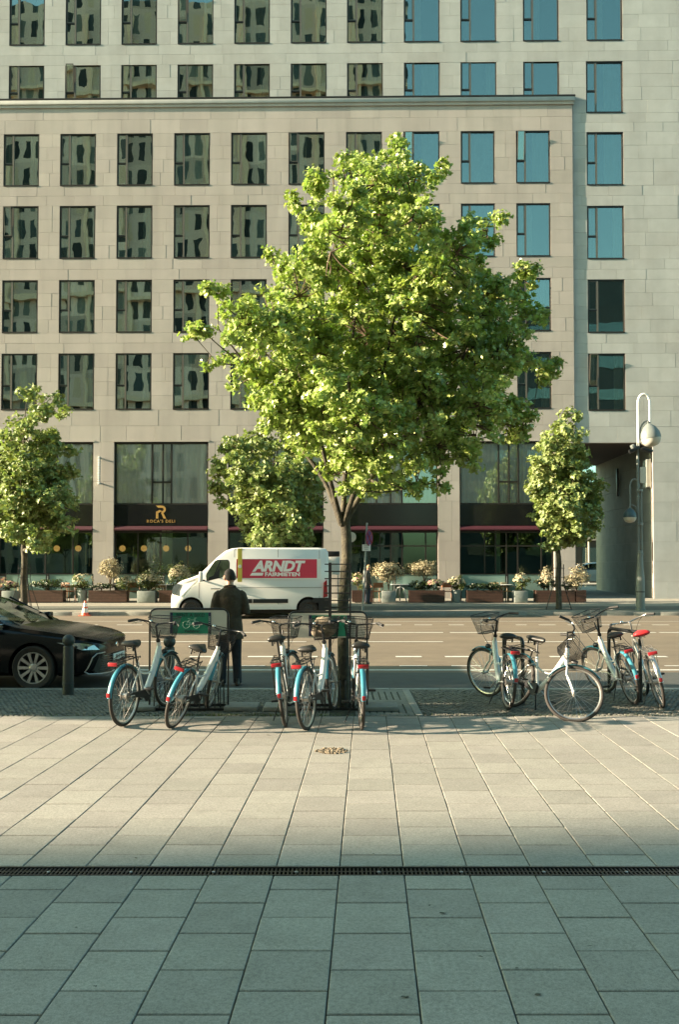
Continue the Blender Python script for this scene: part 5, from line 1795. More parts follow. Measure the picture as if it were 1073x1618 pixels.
YP = 37.0
def pz(): return zfar(YP)
def planter(px0, px1, kind, label, top=None, h=None):
    x0, x1 = gx(px0, YP), gx(px1, YP); w = x1 - x0
    t = empty('planter', ((x0 + x1) / 2, YP, pz())); tag(t, label, 'planter', 'brown planter boxes on the terrace' if kind == 'wood' else 'grey planters on the terrace')
    H = h or .54; D = .5 if kind == 'wood' else min(w, .6)
    m_ = M['wood'] if kind == 'wood' else M['fibre']
    if kind == 'wood':
        n = 4
        for k in range(n):
            z0 = .04 + k * (H - .04) / n; z1 = .04 + (k + 1) * (H - .04) / n - .012
            mb = MB(); mb.b2((-w / 2, -D / 2, z0), (w / 2, -D / 2 + .025, z1)); mb.build('plank', m_, t, None)
            for s in (-1, 1):
                mb = MB(); mb.b2((s * (w / 2 - .0125) - .0125, -D / 2 + .026, z0), (s * (w / 2 - .0125) + .0125, D / 2, z1)); mb.build('plank', m_, t, None)
        mb = MB(); mb.b2((-w / 2 + .03, -D / 2 + .03, .03), (w / 2 - .03, D / 2 - .01, H - .05)); mb.build('soil', M['soil'], t, None)
    else:
        mb = MB(); v = 4 if kind == 'square' else 16
        if kind == 'square': mb.box((0, 0, H / 2 - .02), (w, D, H - .04), bev=.02)
        else: mb.lathe([(w * .40, 0), (w * .46, H * .5), (w * .5, H), (w * .47, H), (w * .46, H - .06)], 20)
        mb.build('pot', m_, t, 40)
        mb = MB(); mb.b2((-w * .33, -w * .33, H - .09), (w * .33, w * .33, H - .035)); mb.build('soil', M['soil'], t, None)
    return t
PL = [(-20, 4, 'wood', 'brown planter box cut by the left edge of the picture'), (6, 26, 'square', 'grey square planter left of the street tree trunk behind the car'), (45, 102, 'wood', 'brown planter box beside the street tree behind the black car'), (122, 138, 'round', 'round grey pot between two brown boxes near the traffic cone'),
      (142, 202, 'wood', 'long brown planter box below the stone pier left of the deli'), (219, 247, 'square', 'teal-grey square planter in front of the deli glazing'), (253, 300, 'wood', 'brown planter box partly hidden by the nose of the van'),
      (556, 589, 'wood', 'brown planter box behind the grey sign pole'), (603, 624, 'square', 'small grey square planter with a pale blossom shrub right of the sign pole'), (646, 702, 'wood', 'brown planter box with orange flowers before the stone pier'),
      (713, 729, 'round', 'round grey pot just right of the stone pier'), (737, 793, 'wood', 'dark brown planter box with low evergreen plants'), (811, 832, 'square', 'teal-grey square planter left of the slender street tree'),
      (845, 906, 'wood', 'reddish brown planter box behind the slender street tree'), (908, 924, 'wood', 'short brown planter box at the end of the terrace by the passage')]
for a, b, k, lab in PL: planter(a, b, k, lab)
def pl(px, pytop, wpx, n, mat, size, seed, lab, stem=0.0, fl=0, fm_=None, y=0.0, name='plant', pybot=931, cat='plant', kind='oval'):
    base = Vector((gx(px, YP), YP + y, at(536, pybot, YP).z))
    h = at(536, pytop, YP).z - base.z
    return plant(name, lab, cat, base, h, wpx / (FPX / YP), n, mat, size, seed, stem, fl, fm_, 'plants on the terrace', kind, dpt=min(.6, wpx / 36.8))
pl(174, 883, 36, 1500, M['blond'], .075, 1, 'round blond blossom shrub on a stem before the stone pier', stem=.55, name='blossom_shrub', cat='shrub')
pl(614, 890, 42, 1100, M['blond'], .09, 2, 'loose blond blossom shrub in the small grey planter', stem=.3, name='blossom_shrub', cat='shrub', fl=60, fm_=M['blond'])
pl(672, 887, 38, 1500, M['blond'], .075, 3, 'round pale blossom shrub on a stem behind the orange flowers', stem=.55, name='blossom_shrub', cat='shrub', y=.3)
pl(911, 897, 34, 1100, M['blond'], .085, 4, 'upright pale blossom shrub at the terrace end by the passage', stem=.05, name='blossom_shrub', cat='shrub')
pl(866, 894, 26, 500, M['blond'], .085, 5, 'pale blossom shrub half hidden by the slender street tree', stem=.1, name='blossom_shrub', cat='shrub')
pl(284, 892, 36, 700, M['oliveleaf'], .09, 6, 'blossoming green shrub behind the nose of the van', fl=140, fm_=M['blond'], name='shrub', cat='shrub')
pl(131, 906, 34, 420, M['oliveleaf'], .09, 7, 'leafy plant in the round grey pot near the cone', fl=30, fm_=M['blond'])
pl(196, 908, 30, 480, M['oliveleaf'], .085, 8, 'leafy plant with pale flowers in the long box left of the deli', fl=60, fm_=M['blond'])
pl(234, 905, 42, 700, M['oliveleaf'], .09, 9, 'dense green plant with cream flowers in the teal-grey planter', fl=140, fm_=M['blond'])
pl(243, 884, 34, 450, M['fern'], .1, 10, 'dark reddish plant rising in front of the deli glazing', y=.4)
pl(75, 915, 54, 650, M['fern'], .085, 11, 'low dark plants in the brown box beside the street tree', fl=30, fm_=M['oliveleaf'])
pl(160, 921, 40, 420, M['fern'], .08, 12, 'low dark plants in the long box before the pier', fl=14, fm_=M['blond'])
pl(14, 918, 26, 260, M['fern'], .09, 13, 'low plants with pinkish flowers in the grey planter behind the car', fl=40, fm_=M['flower'])
pl(566, 905, 22, 300, M['oliveleaf'], .09, 14, 'yellow-flowered plant in the box beside the maple trunk', fl=40, fm_=M['flower'])
pl(664, 917, 34, 480, M['fern'], .09, 15, 'dark leafy plant in the box before the stone pier', fl=10, fm_=M['oliveleaf'])
pl(686, 915, 30, 300, M['fern'], .08, 16, 'orange and white flowers at the right end of the box', fl=80, fm_=M['flower'])
pl(721, 910, 28, 380, M['oliveleaf'], .10, 17, 'green plant in the round pot right of the stone pier', fl=30, fm_=M['blond'], kind='oval')
pl(755, 921, 36, 450, M['fern'], .085, 18, 'low dark evergreen in the left half of the dark brown box')
pl(779, 920, 24, 300, M['fern'], .085, 19, 'low dark evergreen in the right half of the dark brown box')
pl(824, 905, 26, 360, M['oliveleaf'], .09, 20, 'pale flowering plant in the teal-grey planter', fl=50, fm_=M['blond'])
pl(860, 914, 36, 420, M['fern'], .085, 21, 'dark low plants in the box behind the slender tree', fl=10, fm_=M['flower'])
pl(897, 920, 20, 200, M['fern'], .085, 22, 'dark low plants beside the pale shrub by the passage')
pl(318, 915, 30, 300, M['oliveleaf'], .09, 23, 'green plant seen through the van window')
pl(-6, 912, 22, 300, M['flower'], .08, 24, 'pinkish flowering plant at the left edge of the terrace')

# glass wind screens in front of the glazing
def screen(px0, px1, lab):
    Y = 37.75
    x0, x1 = gx(px0, Y), gx(px1, Y); w = x1 - x0
    t = empty('wind_screen', ((x0 + x1) / 2, Y, zfar(Y))); tag(t, lab, 'wind screen', 'glass wind screens along the terrace')
    zt = at(536, 907, Y).z - zfar(Y)
    mb = MB(); mb.b2((-w / 2 + .03, -.006, .12), (w / 2 - .03, .006, zt - .02)); mb.build('pane', M['frost'], t, None)
    mb = MB(); mb.b2((-w / 2, -.025, zt - .02), (w / 2, .025, zt + .01)); mb.build('top_rail', M['black'], t, None)
    for s in (-1, 1): mb = MB(); mb.b2((s * (w / 2 - .02) - .02, -.03, 0), (s * (w / 2 - .02) + .02, .03, zt - .021)); mb.build('post', M['black'], t, None)
M['frost'] = pm('frosted_screen', (.22, .34, .30), .25, var=.15, vs=1.5)
for a, b, lab in ((8, 74, 'frosted glass screen behind the left street tree'), (76, 147, 'frosted glass screen between the left street tree and the pier'), (182, 257, 'frosted glass screen in front of the deli glazing'), (259, 326, 'frosted glass screen behind the nose of the van'),
                  (584, 622, 'frosted glass screen behind the blossom shrub in the small grey planter'), (624, 692, 'frosted glass screen left of the pier by the orange flowers'), (728, 800, 'frosted glass screen behind the dark brown planter box'), (802, 868, 'frosted glass screen left of the slender street tree')):
    screen(a, b, lab)

# chairs and tables
M['chairwood'] = pm('chair_wood', (.30, .13, .055), .5, var=.2, vs=15); M['palewood'] = pm('pale_wood', (.50, .36, .20), .5, var=.15, vs=15)
def chair(px, Y, rot, mat, lab):
    t = empty('terrace_chair', (gx(px, Y), Y, zfar(Y)), (0, 0, radians(rot))); tag(t, lab, 'chair', 'chairs on the terrace')
    mb = MB(); mb.box((0, 0, .45), (.46, .46, .035), bev=.01); mb.build('seat', mat, t)
    for sx in (-1, 1):
        for sy in (-1, 1):
            mb = MB(); mb.tube([(sx * .23, sy * .22, 0), (sx * .21, sy * .20, .45 if sy < 0 else .82)], .018, 6); mb.build('leg', mat, t)
        mb = MB(); mb.tube([(sx * .24, -.2, .66), (sx * .24, .2, .66)], .016, 6); mb.tube([(sx * .23, -.2, .45), (sx * .24, -.2, .66)], .014, 6); mb.build('armrest', mat, t)
    mb = MB(); mb.box((0, .21, .72), (.44, .03, .22), bev=.01); mb.build('backrest', mat, t)
def table(px, Y, lab):
    t = empty('terrace_table', (gx(px, Y), Y, zfar(Y))); tag(t, lab, 'table', 'tables on the terrace')
    mb = MB(); mb.box((0, 0, .74), (.75, .75, .03), bev=.008); mb.build('table_top', M['white'], t)
    mb = MB(); mb.tube([(0, 0, 0), (0, 0, .73)], .03, 8); mb.build('leg', M['steel'], t)
    mb = MB(); mb.lathe([(.24, 0), (.24, .015), (.05, .03)], 16); mb.build('foot', M['steel'], t)
for px, Y, rot, m_, lab in ((595, 37.4, 200, M['chairwood'], 'reddish wooden chair right of the grey sign pole'), (783, 37.5, 150, M['palewood'], 'pale wooden chair left of the teal-grey planter by the slender tree'), (803, 37.5, 30, M['palewood'], 'pale wooden chair right beside the teal-grey planter'),
                            (108, 37.45, 160, M['chairwood'], 'reddish wooden chair behind the traffic cone'), (251, 37.5, 200, M['palewood'], 'pale wooden chair left of the van nose'), (211, 37.5, 20, M['chairwood'], 'wooden chair beside the teal-grey planter at the deli'), (33, 37.5, 90, M['palewood'], 'pale chair behind the left street tree trunk'), (708, 37.5, 10, M['chairwood'], 'wooden chair between the orange flowers and the round pot')):
    chair(px, Y, rot, m_, lab)
for px, lab in ((632, 'white table behind the arched white frame'), (795, 'white table between the two pale chairs'), (180, 'white table behind the long planter box'), (262, 'white table beside the nose of the van'), (118, 'white table behind the round grey pot')): table(px, 37.45, lab)
def a_frame():
    Y = 36.95; t = empty('arched_frame', (gx(633, Y), Y, zfar(Y))); tag(t, 'white arched metal frame between the grey planter and the brown box', 'frame')
    P = [(-.28, 0, 0), (-.17, 0, .55), (-.11, 0, .64), (0, 0, .67), (.11, 0, .64), (.17, 0, .55), (.28, 0, 0)]
    for y in (0, .35):
        mb = MB(); mb.tube([(p[0], y, p[2]) for p in P], .018, 7); mb.build('hoop', M['white'], t, 60)
a_frame()

# ================================================================ vehicles
def tw_wheel(name, parent, loc, R, W, rimR, spokes_n, rimmat, side, style='alloy', tyre=None):
    """a road wheel; its axle runs along y, its face looks along side*y"""
    w = empty(name, loc, parent=parent)
    X = Matrix.Rotation(pi / 2 * (1 if side < 0 else -1), 4, 'X')
    mb = MB(); mb.lathe([(rimR * .98, -W * .4), (R * .93, -W / 2), (R * .985, -W * .42), (R, -W * .3), (R, W * .3), (R * .985, W * .42), (R * .93, W / 2), (rimR * 1.02, W * .46), (rimR * .98, W * .40)], 40, X, cap=False)
    mb.build('tyre', M['tyre'], w, 50)
    mb = MB(); mb.lathe([(rimR * .99, -W * .4), (rimR * .97, W * .2), (rimR * 1.0, W * .44), (rimR * .93, W * .43), (rimR * .91, W * .3), (rimR * .9, -W * .3)], 40, X, cap=False)
    mb.build('rim', rimmat, w, 40)
    mb = MB()
    if style == 'alloy':
        for k in range(spokes_n):
            a = 2 * pi * k / spokes_n; b = .16 if k % 2 else -.16
            ca, sa = cos(a), sin(a); cb, sb = cos(a + b * .8), sin(a + b * .8)
            def q(r, ang, wd, z): return [(r * cos(ang) - wd * sin(ang), r * sin(ang) + wd * cos(ang), z), (r * cos(ang) + wd * sin(ang), r * sin(ang) - wd * cos(ang), z)]
            p = q(rimR * .2, a + b * .3, .018, W * .36) + q(rimR * .93, a, .026, W * .42)
            p2 = [(v[0], v[1], v[2] - .025) for v in p]
            mb.add(p + p2, [(0, 1, 3, 2), (4, 6, 7, 5), (0, 2, 6, 4), (1, 5, 7, 3), (2, 3, 7, 6), (0, 4, 5, 1)], X)
        mb.lathe([(rimR * .26, W * .2), (rimR * .26, W * .36), (rimR * .2, W * .39), (.01, W * .395)], 20, X)
        mb.build('spokes', rimmat, w, None)
    else:
        mb.lathe([(rimR * .9, W * .25), (rimR * .6, W * .32), (rimR * .52, W * .2), (rimR * .25, W * .24), (rimR * .2, W * .36), (.01, W * .37)], 24, X, cap=False); mb.build('disc', rimmat, w, 40)
    mb = MB(); mb.lathe([(rimR * .92, -W * .25), (rimR * .92, -W * .2)], 24, X); mb.build('brake_disc', M['blackmat'], w)
    return w

# ---- saloon car, built nose towards +x (x = 0 at the nose, body behind it at negative x)
def car_body_sections(L=4.88, Wd=.92):
    S = []
    # x, half width, bottom, bonnet/roof height, shoulder height, half width on top
    def st(x, w, zb, zsh, ztop, wt): S.append((x, w, zb, zsh, ztop, wt))
    st(-.000, .34, .30, .60, .68, .28); st(-.015, .46, .27, .62, .715, .40); st(-.05, .58, .245, .65, .745, .50); st(-.11, .69, .225, .675, .775, .58); st(-.20, .79, .21, .70, .80, .65)
    st(-.34, .865, .20, .735, .835, .71); st(-.55, .90, .19, .77, .875, .73); st(-.80, .912, .185, .80, .915, .745); st(-1.05, .915, .185, .835, .945, .755); st(-1.27, .915, .185, .865, .972, .765)
    st(-1.50, .915, .185, .885, 1.075, .72); st(-1.80, .918, .185, .90, 1.21, .665); st(-2.10, .92, .185, .91, 1.335, .615); st(-2.35, .92, .185, .915, 1.405, .585); st(-2.8, .92, .185, .925, 1.44, .575)
    st(-3.3, .92, .185, .935, 1.425, .57); st(-3.7, .915, .19, .95, 1.34, .59); st(-4.05, .905, .20, .97, 1.19, .64); st(-4.3, .89, .23, .985, 1.09, .68); st(-4.6, .85, .27, .97, 1.06, .66); st(-4.82, .74, .32, .90, 1.02, .56); st(-4.88, .60, .36, .85, .97, .44)
    return S
def car(label, loc, heading, paint, group, detail=True, plate='B·RT 4271', hybrid=None):
    t = empty('car', loc, (0, 0, heading)); tag(t, label, 'car', group)
    S = car_body_sections()
    def ring(s):
        x, w, zb, zs, zt, wt = s
        cab = zt > 1.03 and x > -4.2
        zm = (zb + zs) / 2
        pts = [(0, zb), (w * .55, zb), (w * .88, zb + .015), (w * .975, zb + .07), (w * .995, zm - .02), (w, zm + .08), (w * .985, zs - .06), (w * .955, zs)]
        if cab: pts += [(w * .93, zs + .025), ((w * .93 + wt * 1.04) / 2, (zs + zt) / 2 + .01), (wt * 1.04, zt - .05), (wt * .92, zt - .008), (wt * .5, zt + .012), (0, zt + .018)]
        else: pts += [(w * .92, zs + .02), (wt * 1.12, (zs + zt) / 2 + .02), (wt, zt - .012), (wt * .85, zt - .002), (wt * .45, zt + .012), (0, zt + .016)]
        return [(x, p[0], p[1]) for p in pts]
    R = [ring(s) for s in S]
    n = len(R[0])
    def faces(sel):
        mb = MB()
        for i in range(len(R) - 1):
            for k in range(n - 1):
                if sel(i, k):
                    q = [R[i][k], R[i + 1][k], R[i + 1][k + 1], R[i][k + 1]]
                    mb.add(q, [(0, 1, 2, 3)]); mb.add([(p[0], -p[1], p[2]) for p in q], [(3, 2, 1, 0)])
        return mb
    def kindof(i, k):
        x0, x1 = S[i][0], S[i + 1][0]
        if k >= 8 and k <= 9 and -3.75 < x1 and x0 < -1.45: return 'side'
        if k >= 10 and x0 <= -1.27 and x1 >= -2.12: return 'wind'
        if k >= 10 and x0 <= -3.3 and x1 >= -4.06: return 'rearw'
        return 'body'
    def weld(mb):
        bm = bmesh.new(); me = mb.mesh('tmp', M['black'], None, fixn=False); bm.from_mesh(me)
        bmesh.ops.remove_doubles(bm, verts=bm.verts[:], dist=1e-4); return bm, me
    mb = faces(lambda i, k: kindof(i, k) == 'body')
    # close nose and tail
    for r_, fl in ((R[0], False), (R[-1], True)):
        vs = r_ + [(p[0], -p[1], p[2]) for p in reversed(r_[1:-1])]
        mb.add(vs, [tuple(range(len(vs))) if not fl else tuple(reversed(range(len(vs))))])
    bm, me = weld(mb)
    # wheel arches: cut by hand, dropping the faces inside each arch after slicing with cylinders
    bm.to_mesh(me); bm.free()
    body = inst('body', me, t); me.name = 'body'; me.materials.clear(); me.materials.append(paint); me.materials.append(M['blackmat'])
    axl = (-.99, -3.82)
    cyl = MB()
    for ax in axl:
        for s in (-1, 1): cyl.lathe([(.385, -.27), (.385, .27)], 40, Matrix.Translation((ax, s * .83, .335)) @ Matrix.Rotation(pi / 2, 4, 'X'))
    cme = cyl.mesh('arch_cutter', M['blackmat'], None)
    co = inst('arch_cutter', cme, t); 
    mod = body.modifiers.new('arches', 'BOOLEAN'); mod.object = co; mod.operation = 'DIFFERENCE'; mod.solver = 'EXACT'
    dg = bpy.context.evaluated_depsgraph_get(); dg.update()
    nm = bpy.data.meshes.new_from_object(body.evaluated_get(dg)); body.modifiers.clear(); body.data = nm; nm.name = 'body'
    bpy.data.objects.remove(co)
    nm.materials.clear(); nm.materials.append(paint)
    nm.polygons.foreach_set('use_smooth', [True] * len(nm.polygons)); nm.set_sharp_from_angle(angle=radians(32))
    for kind, name in (('wind', 'windscreen'), ('side', 'side_window'), ('rearw', 'rear_window')):
        g = faces(lambda i, k: kindof(i, k) == kind); g.build(name, M['carglass'], t, 40, fixn=False)
    mb = MB(); mb.b2((-4.2, -.72, .30), (-1.3, .72, .62)); mb.b2((-1.75, -.78, .6), (-1.2, .78, .93), bev=.05)
    for y in (-.38, .38):
        mb.b2((-2.6, y - .25, .5), (-2.35, y + .25, 1.12), bev=.06); mb.b2((-2.55, y - .13, 1.13), (-2.42, y + .13, 1.32), bev=.04); mb.b2((-3.6, y - .3, .5), (-3.3, y + .3, 1.1), bev=.06)
    mb.build('cabin', M['blackmat'], t)
    for ax in axl:
        for s in (-1, 1): tw_wheel('wheel', t, (ax, s * .80, .335), .335, .22, .24, 10, M['wheelalu'], s)
        mb = MB(); mb.b2((ax - .40, -.56, .2), (ax + .40, .56, .72)); mb.build('wheel_well', M['blackmat'], t, None)
    for s in (-1, 1):
        mb = MB(); mb.tube([(-1.62, s * .93, 1.0), (-1.6, s * 1.0, 1.0)], .03, 6); mb.box((-1.60, s * 1.04, 1.02), (.12, .18, .12), bev=.04); mb.build('mirror', paint, t, 50)
        mb = MB(); mb.tube([(-1.48, s * .875, .985), (-2.4, s * .86, 1.0), (-3.55, s * .85, 1.02)], .008, 5); mb.build('window_trim', M['chrome'], t)
        mb = MB(); mb.tube([(-1.5, s * .853, 1.0), (-2.12, s * .655, 1.35)], .016, 6); mb.build('pillar', paint, t)
    if not detail: return t
    # nose: lamps, grille, plate. xf gives the front surface
    xs = [s[0] for s in S[:8]]; ws = [s[1] for s in S[:8]]
    def xf(y): return float(np.interp(abs(y), ws, xs))
    def patch(poly, off, th, mat, name, nseg=1, par=t, slope=0.0):
        """polygon of (y, z) wrapped on to the nose"""
        bm = bmesh.new(); vs = [bm.verts.new((0, p[0], p[1])) for p in poly]; bm.faces.new(vs)
        ys = sorted(p[0] for p in poly)
        for k in range(1, 14):
            y = ys[0] + (ys[-1] - ys[0]) * k / 14
            bmesh.ops.bisect_plane(bm, geom=bm.verts[:] + bm.edges[:] + bm.faces[:], plane_co=(0, y, 0), plane_no=(0, 1, 0))
        for v in bm.verts: v.co.x = xf(v.co.y / .985) + off - slope * max(0, v.co.z - .45)
        ext = bmesh.ops.extrude_face_region(bm, geom=bm.faces[:])
        for v in [e for e in ext['geom'] if isinstance(e, bmesh.types.BMVert)]: v.co.x -= th
        bmesh.ops.recalc_face_normals(bm, faces=bm.faces[:])
        me = bpy.data.meshes.new(name); bm.to_mesh(me); bm.free(); me.materials.append(mat)
        return inst(name, me, par)
    dk = M['grilleblack']
    g = patch([(-.62, .235), (.62, .235), (.70, .28), (.60, .50), (.5, .52), (-.5, .52), (-.6, .50), (-.70, .28)], .012, .05, dk, 'grille', slope=.12)
    for k in range(7):
        z = .265 + k * .036
        w = .60 - .012 * k
        patch([(-w, z), (w, z), (w, z + .012), (-w, z + .012)], .026, .03, M['grilleslat'], 'slat', par=g, slope=.12)
    for s in (-1, 1):
        lp = [(.50, .545), (.66, .535), (.72, .48), (.80, .27), (.77, .235), (.60, .222), (.1, .215)]
        tb = []
        for (q0, q1) in zip(lp[:-1], lp[1:]):
            for k in range(4):
                y = q0[0] + (q1[0] - q0[0]) * k / 4; z = q0[1] + (q1[1] - q0[1]) * k / 4
                tb.append((xf(y / .985) + .03 - .10 * max(0, z - .45), s * (y + .01), z))
        mb = MB(); mb.tube(tb, .011, 6); mb.build('bumper_trim', M['alu'], g)
    patch([(-.70, .60), (.70, .60), (.66, .635), (0, .65), (-.66, .635)], .012, .04, dk, 'upper_grille', slope=.45)
    M_l = M['headlamp']
    for s in (-1, 1):
        # lamp as a wedge that sweeps back along the wing
        pts = [(-.07, .60, .585), (-.26, .83, .60), (-.62, .905, .715), (-.30, .80, .70), (-.14, .66, .665)]
        mb = MB(); mb.add([(p[0] + .022, s * (p[1] + .028), p[2] + .008) for p in pts] + [(p[0] - .04, s * (p[1] - .05), p[2]) for p in pts], [(0, 1, 2, 3, 4), (9, 8, 7, 6, 5)] + [(i, (i + 1) % 5, 5 + (i + 1) % 5, 5 + i) for i in range(5)])
        h = mb.build('headlight', M_l, t, None)
        for (x, y, z) in ((-.20, .765, .64), (-.33, .845, .655)):
            mb = MB(); mb.ball((x + .0, s * (y + .028), z), (.03, .025, .025), 10, 7); mb.build('bulb', M['grilleblack'], h)
    mb = MB(); mb.lathe([(.055, -.01), (.055, .006), (.045, .012)], 20, Matrix.Translation((-.0, 0, .625)) @ Matrix.Rotation(pi / 2, 4, 'Y') @ Matrix.Diagonal((.75, 1, 1, 1))); e = mb.build('emblem', M['chrome'], t)
    pb = empty('licence_plate', (.035, 0, .44), (0, 0, pi / 2), t)
    mb = MB(); mb.box((0, 0, 0), (.52, .014, .112), bev=.008); mb.build('plate', M['white'], pb)
    inst('plate_lettering', text_mesh('plate_lettering', plate, .088, M['black'], extrude=.001, bold=.001), pb, (.015, -.009, -.002))
    return t
M['carblack'] = pm('car_paint_black', (.003, .0038, .0048), .2, var=0, coat=.1, spec=.3)
M['carwhite'] = pm('car_paint_white', (.55, .58, .58), .25, var=0, coat=.8)
M['wheelalu'] = pm('wheel_alloy', (.42, .43, .42), .3, metal=.85, var=.05)
M['grilleblack'] = pm('grille_black', (.008, .009, .010), .3, var=0); M['grilleslat'] = pm('grille_slat', (.03, .035, .04), .25, var=0, coat=.5)
M['headlamp'] = pm('headlamp_glass', (.35, .40, .40), .08, metal=.55, var=.3, vs=30, coat=1.0)
car('glossy black saloon car parked at the kerb behind the dark bollard', (gx(185, 13.9), 13.9, Z_ROAD), radians(-5), M['carblack'], 'parked cars', plate='SK·LE 451')
yb = 56.0
car('white car parked beyond the passage', (gx(870, yb), yb, zfar(yb) + .02), pi, M['carwhite'], 'parked cars', detail=False)

# ---- white panel van, nose towards -x
def van():
    Yn = 30.2; s = FPX / Yn
    X = lambda px: gx(px, Yn)
    xo = X(267.5)
    t = empty('van', (xo, Yn + 1.0, Z_ROAD)); t.rotation_euler = (0, 0, radians(5.2)); t.location.y -= .24; tag(t, 'white panel van with a red ARNDT FAIRMIETEN panel parked across the road', 'van')
    Z = lambda py: at(536, py, Yn).z - Z_ROAD
    U = lambda px: X(px) - xo
    Wd = 2.0
    wf, wr = U(299.5), U(484); hz = .345; ra = .43
    def arch(cx):
        a0 = math.asin((.33 - hz) / ra)
        return [(cx + ra * cos(a), hz + ra * sin(a)) for a in np.linspace(a0, pi - a0, 15)]
    # outline, clockwise from the rear foot
    body = [(U(517.5), .38), (U(518), Z(905)), (U(516), Z(872)), (U(512), Z(866.2)), (U(500), Z(865)), (U(375), Z(865)), (U(362), Z(866.5)), (U(352), Z(870.5)), (U(338), Z(882)), (U(312), Z(907.5)), (U(298), Z(913)), (U(285), Z(917)), (U(274), Z(924)), (U(269.5), Z(932)), (U(267.5), Z(946)), (U(267.2), Z(956)), (U(268.5), Z(964)), (U(271), .32)]
    low = [(p[0], p[1]) for p in reversed(arch(wf))] + [(p[0], p[1]) for p in reversed(arch(wr))]
    poly = body + low
    # loft across the width so that the flanks lean in and the edges are round
    ws = [(-1.0, 1.0, 0), (-.985, 1, 0)]
    prof = [(-1.0, .06), (-.975, .028), (-.93, .006), (-.85, 0), (.85, 0), (.93, .006), (.975, .028), (1.0, .06)]
    cx = (U(267) + U(518)) / 2; cz = 1.2
    mb = MB(); vs, fs = [], []
    n = len(poly)
    for (y, ins) in prof:
        for (px_, pz_) in poly:
            lean_ = .075 * max(0, (pz_ - 1.25)) / 1.2
            yy = y * (1 - lean_)
            fr = 0.0
            if px_ < U(300): yy = y * (1 - lean_ - .13 * ((U(300) - px_) / U(300)) ** 2)
            dx = ins if px_ < cx else -ins
            dz = -ins if pz_ > .7 else 0
            keep = pz_ < .40 or (abs(px_ - wf) < ra + .01 and pz_ < hz + ra + .01) or (abs(px_ - wr) < ra + .01 and pz_ < hz + ra + .01)
            vs.append((px_ + (0 if keep else dx), yy, pz_ + (0 if keep else dz)))
    for i in range(len(prof) - 1):
        for k in range(n):
            k2 = (k + 1) % n; fs.append((i * n + k, i * n + k2, (i + 1) * n + k2, (i + 1) * n + k))
    fs += [tuple(range(n)), tuple((len(prof) - 1) * n + k for k in range(n - 1, -1, -1))]
    mb.add(vs, fs); mb.build('body', M['vanwhite'], t, 40)
    def yflank(z, px_=3.0): return -1.0 * (1 - .075 * max(0, z - 1.25) / 1.2)
    def flank(poly2, mat, name, par=t, out=.006, th=.02):
        """thin panel that follows the near flank; poly2 in photograph pixels"""
        P = [(U(p[0]), Z(p[1])) for p in poly2]
        v0 = [(p[0], yflank(p[1]) - out, p[1]) for p in P]; v1 = [(p[0], yflank(p[1]) + th, p[1]) for p in P]
        m_ = len(P); b = MB(); b.add(v0 + v1, [tuple(range(m_)), tuple(range(2 * m_ - 1, m_ - 1, -1))] + [(i, i + m_, (i + 1) % m_ + m_, (i + 1) % m_) for i in range(m_)])
        return b.build(name, mat, par, None)
    # cab side window, door lines
    win = round_poly([(323.5, 918.5), (322, 908), (336, 886), (341, 884.5), (357.5, 884.5), (359.5, 889), (359, 909.5)], 3, 4)
    flank(win, M['blackmat'], 'window_seal', out=.004)
    w_ = flank([(325 + (p[0] - 325) * .94 + 1.0, 900 + (p[1] - 900) * .92) for p in win], M['vanglass'], 'side_window', out=.008)
    flank([(344, 886), (346, 886), (334, 914), (332, 914)], M['blackmat'], 'quarter_bar', out=.011)
    flank([(326, 916.5), (327, 912), (335, 909), (342, 899), (344, 899), (343, 912.5)], M['blackmat'], 'seat_silhouette', out=.0105, par=w_)
    for a, b in (((366.8, 867), (366.8, 952)), ((435.4, 868), (435.4, 955)), ((501.5, 869), (501.5, 950)), ((311.5, 920), (311.5, 945))):
        flank([(a[0] - .35, a[1]), (a[0] + .35, a[1]), (b[0] + .35, b[1]), (b[0] - .35, b[1])], M['vanline'], 'panel_gap', out=.003)
    flank([(368, 928.2), (505, 928.2), (505, 928.8), (368, 928.8)], M['vanline'], 'panel_gap', out=.003)
    flank([(396, 946.5), (451.5, 946.5), (451.5, 953), (396, 953)], M['blackmat'], 'side_rub_strip', out=.02)
    flank([(367.5, 946.5), (395, 946.5), (395, 953), (367.5, 953)], M['blackmat'], 'side_rub_strip', out=.02)
    flank([(491, 945), (516, 945), (516, 953), (491, 953)], M['blackmat'], 'side_rub_strip', out=.02)
    flank([(500, 953), (517, 953), (517, 965), (500, 965)], M['blackmat'], 'rear_corner', out=.015)
    flank([(330, 929.5), (345, 929.5), (345, 931), (330, 931)], M['vanline'], 'door_moulding', out=.012)
    # red panel and its lettering
    flank([(369.5, 883), (504, 883), (504, 915.5), (369.5, 915.5)], M['white'], 'panel_border', out=.004)
    red = flank([(370, 883.5), (497.5, 883.5), (497.5, 913.5), (370, 913.5)], M['vanred'], 'advert_panel', out=.007)
    tilt = math.atan(.075 / 1.2)
    zt = Z(894.5)
    me = text_mesh('lettering', 'ARNDT', .50, M['sign_white'], extrude=.0005, bold=.024, shear=.25, spacing=.95, xs=1.04)
    o = inst('lettering', me, red, (U(435.5), yflank(zt) - .0085, Z(895.5)), (-tilt, 0, 0))
    me = text_mesh('lettering', 'FAIRMIETEN', .18, M['sign_white'], extrude=.0005, bold=.007, spacing=1.0, xs=1.28)
    inst('lettering', me, red, (U(442.5), yflank(Z(907)) - .0085, Z(907.8)), (-tilt, 0, 0))
    # the long foot of the first letter
    flank([(394.5, 905), (412.5, 905), (411.2, 909.5), (391.0, 909.5)], M['sign_white'], 'letter_foot', out=.011, par=red)
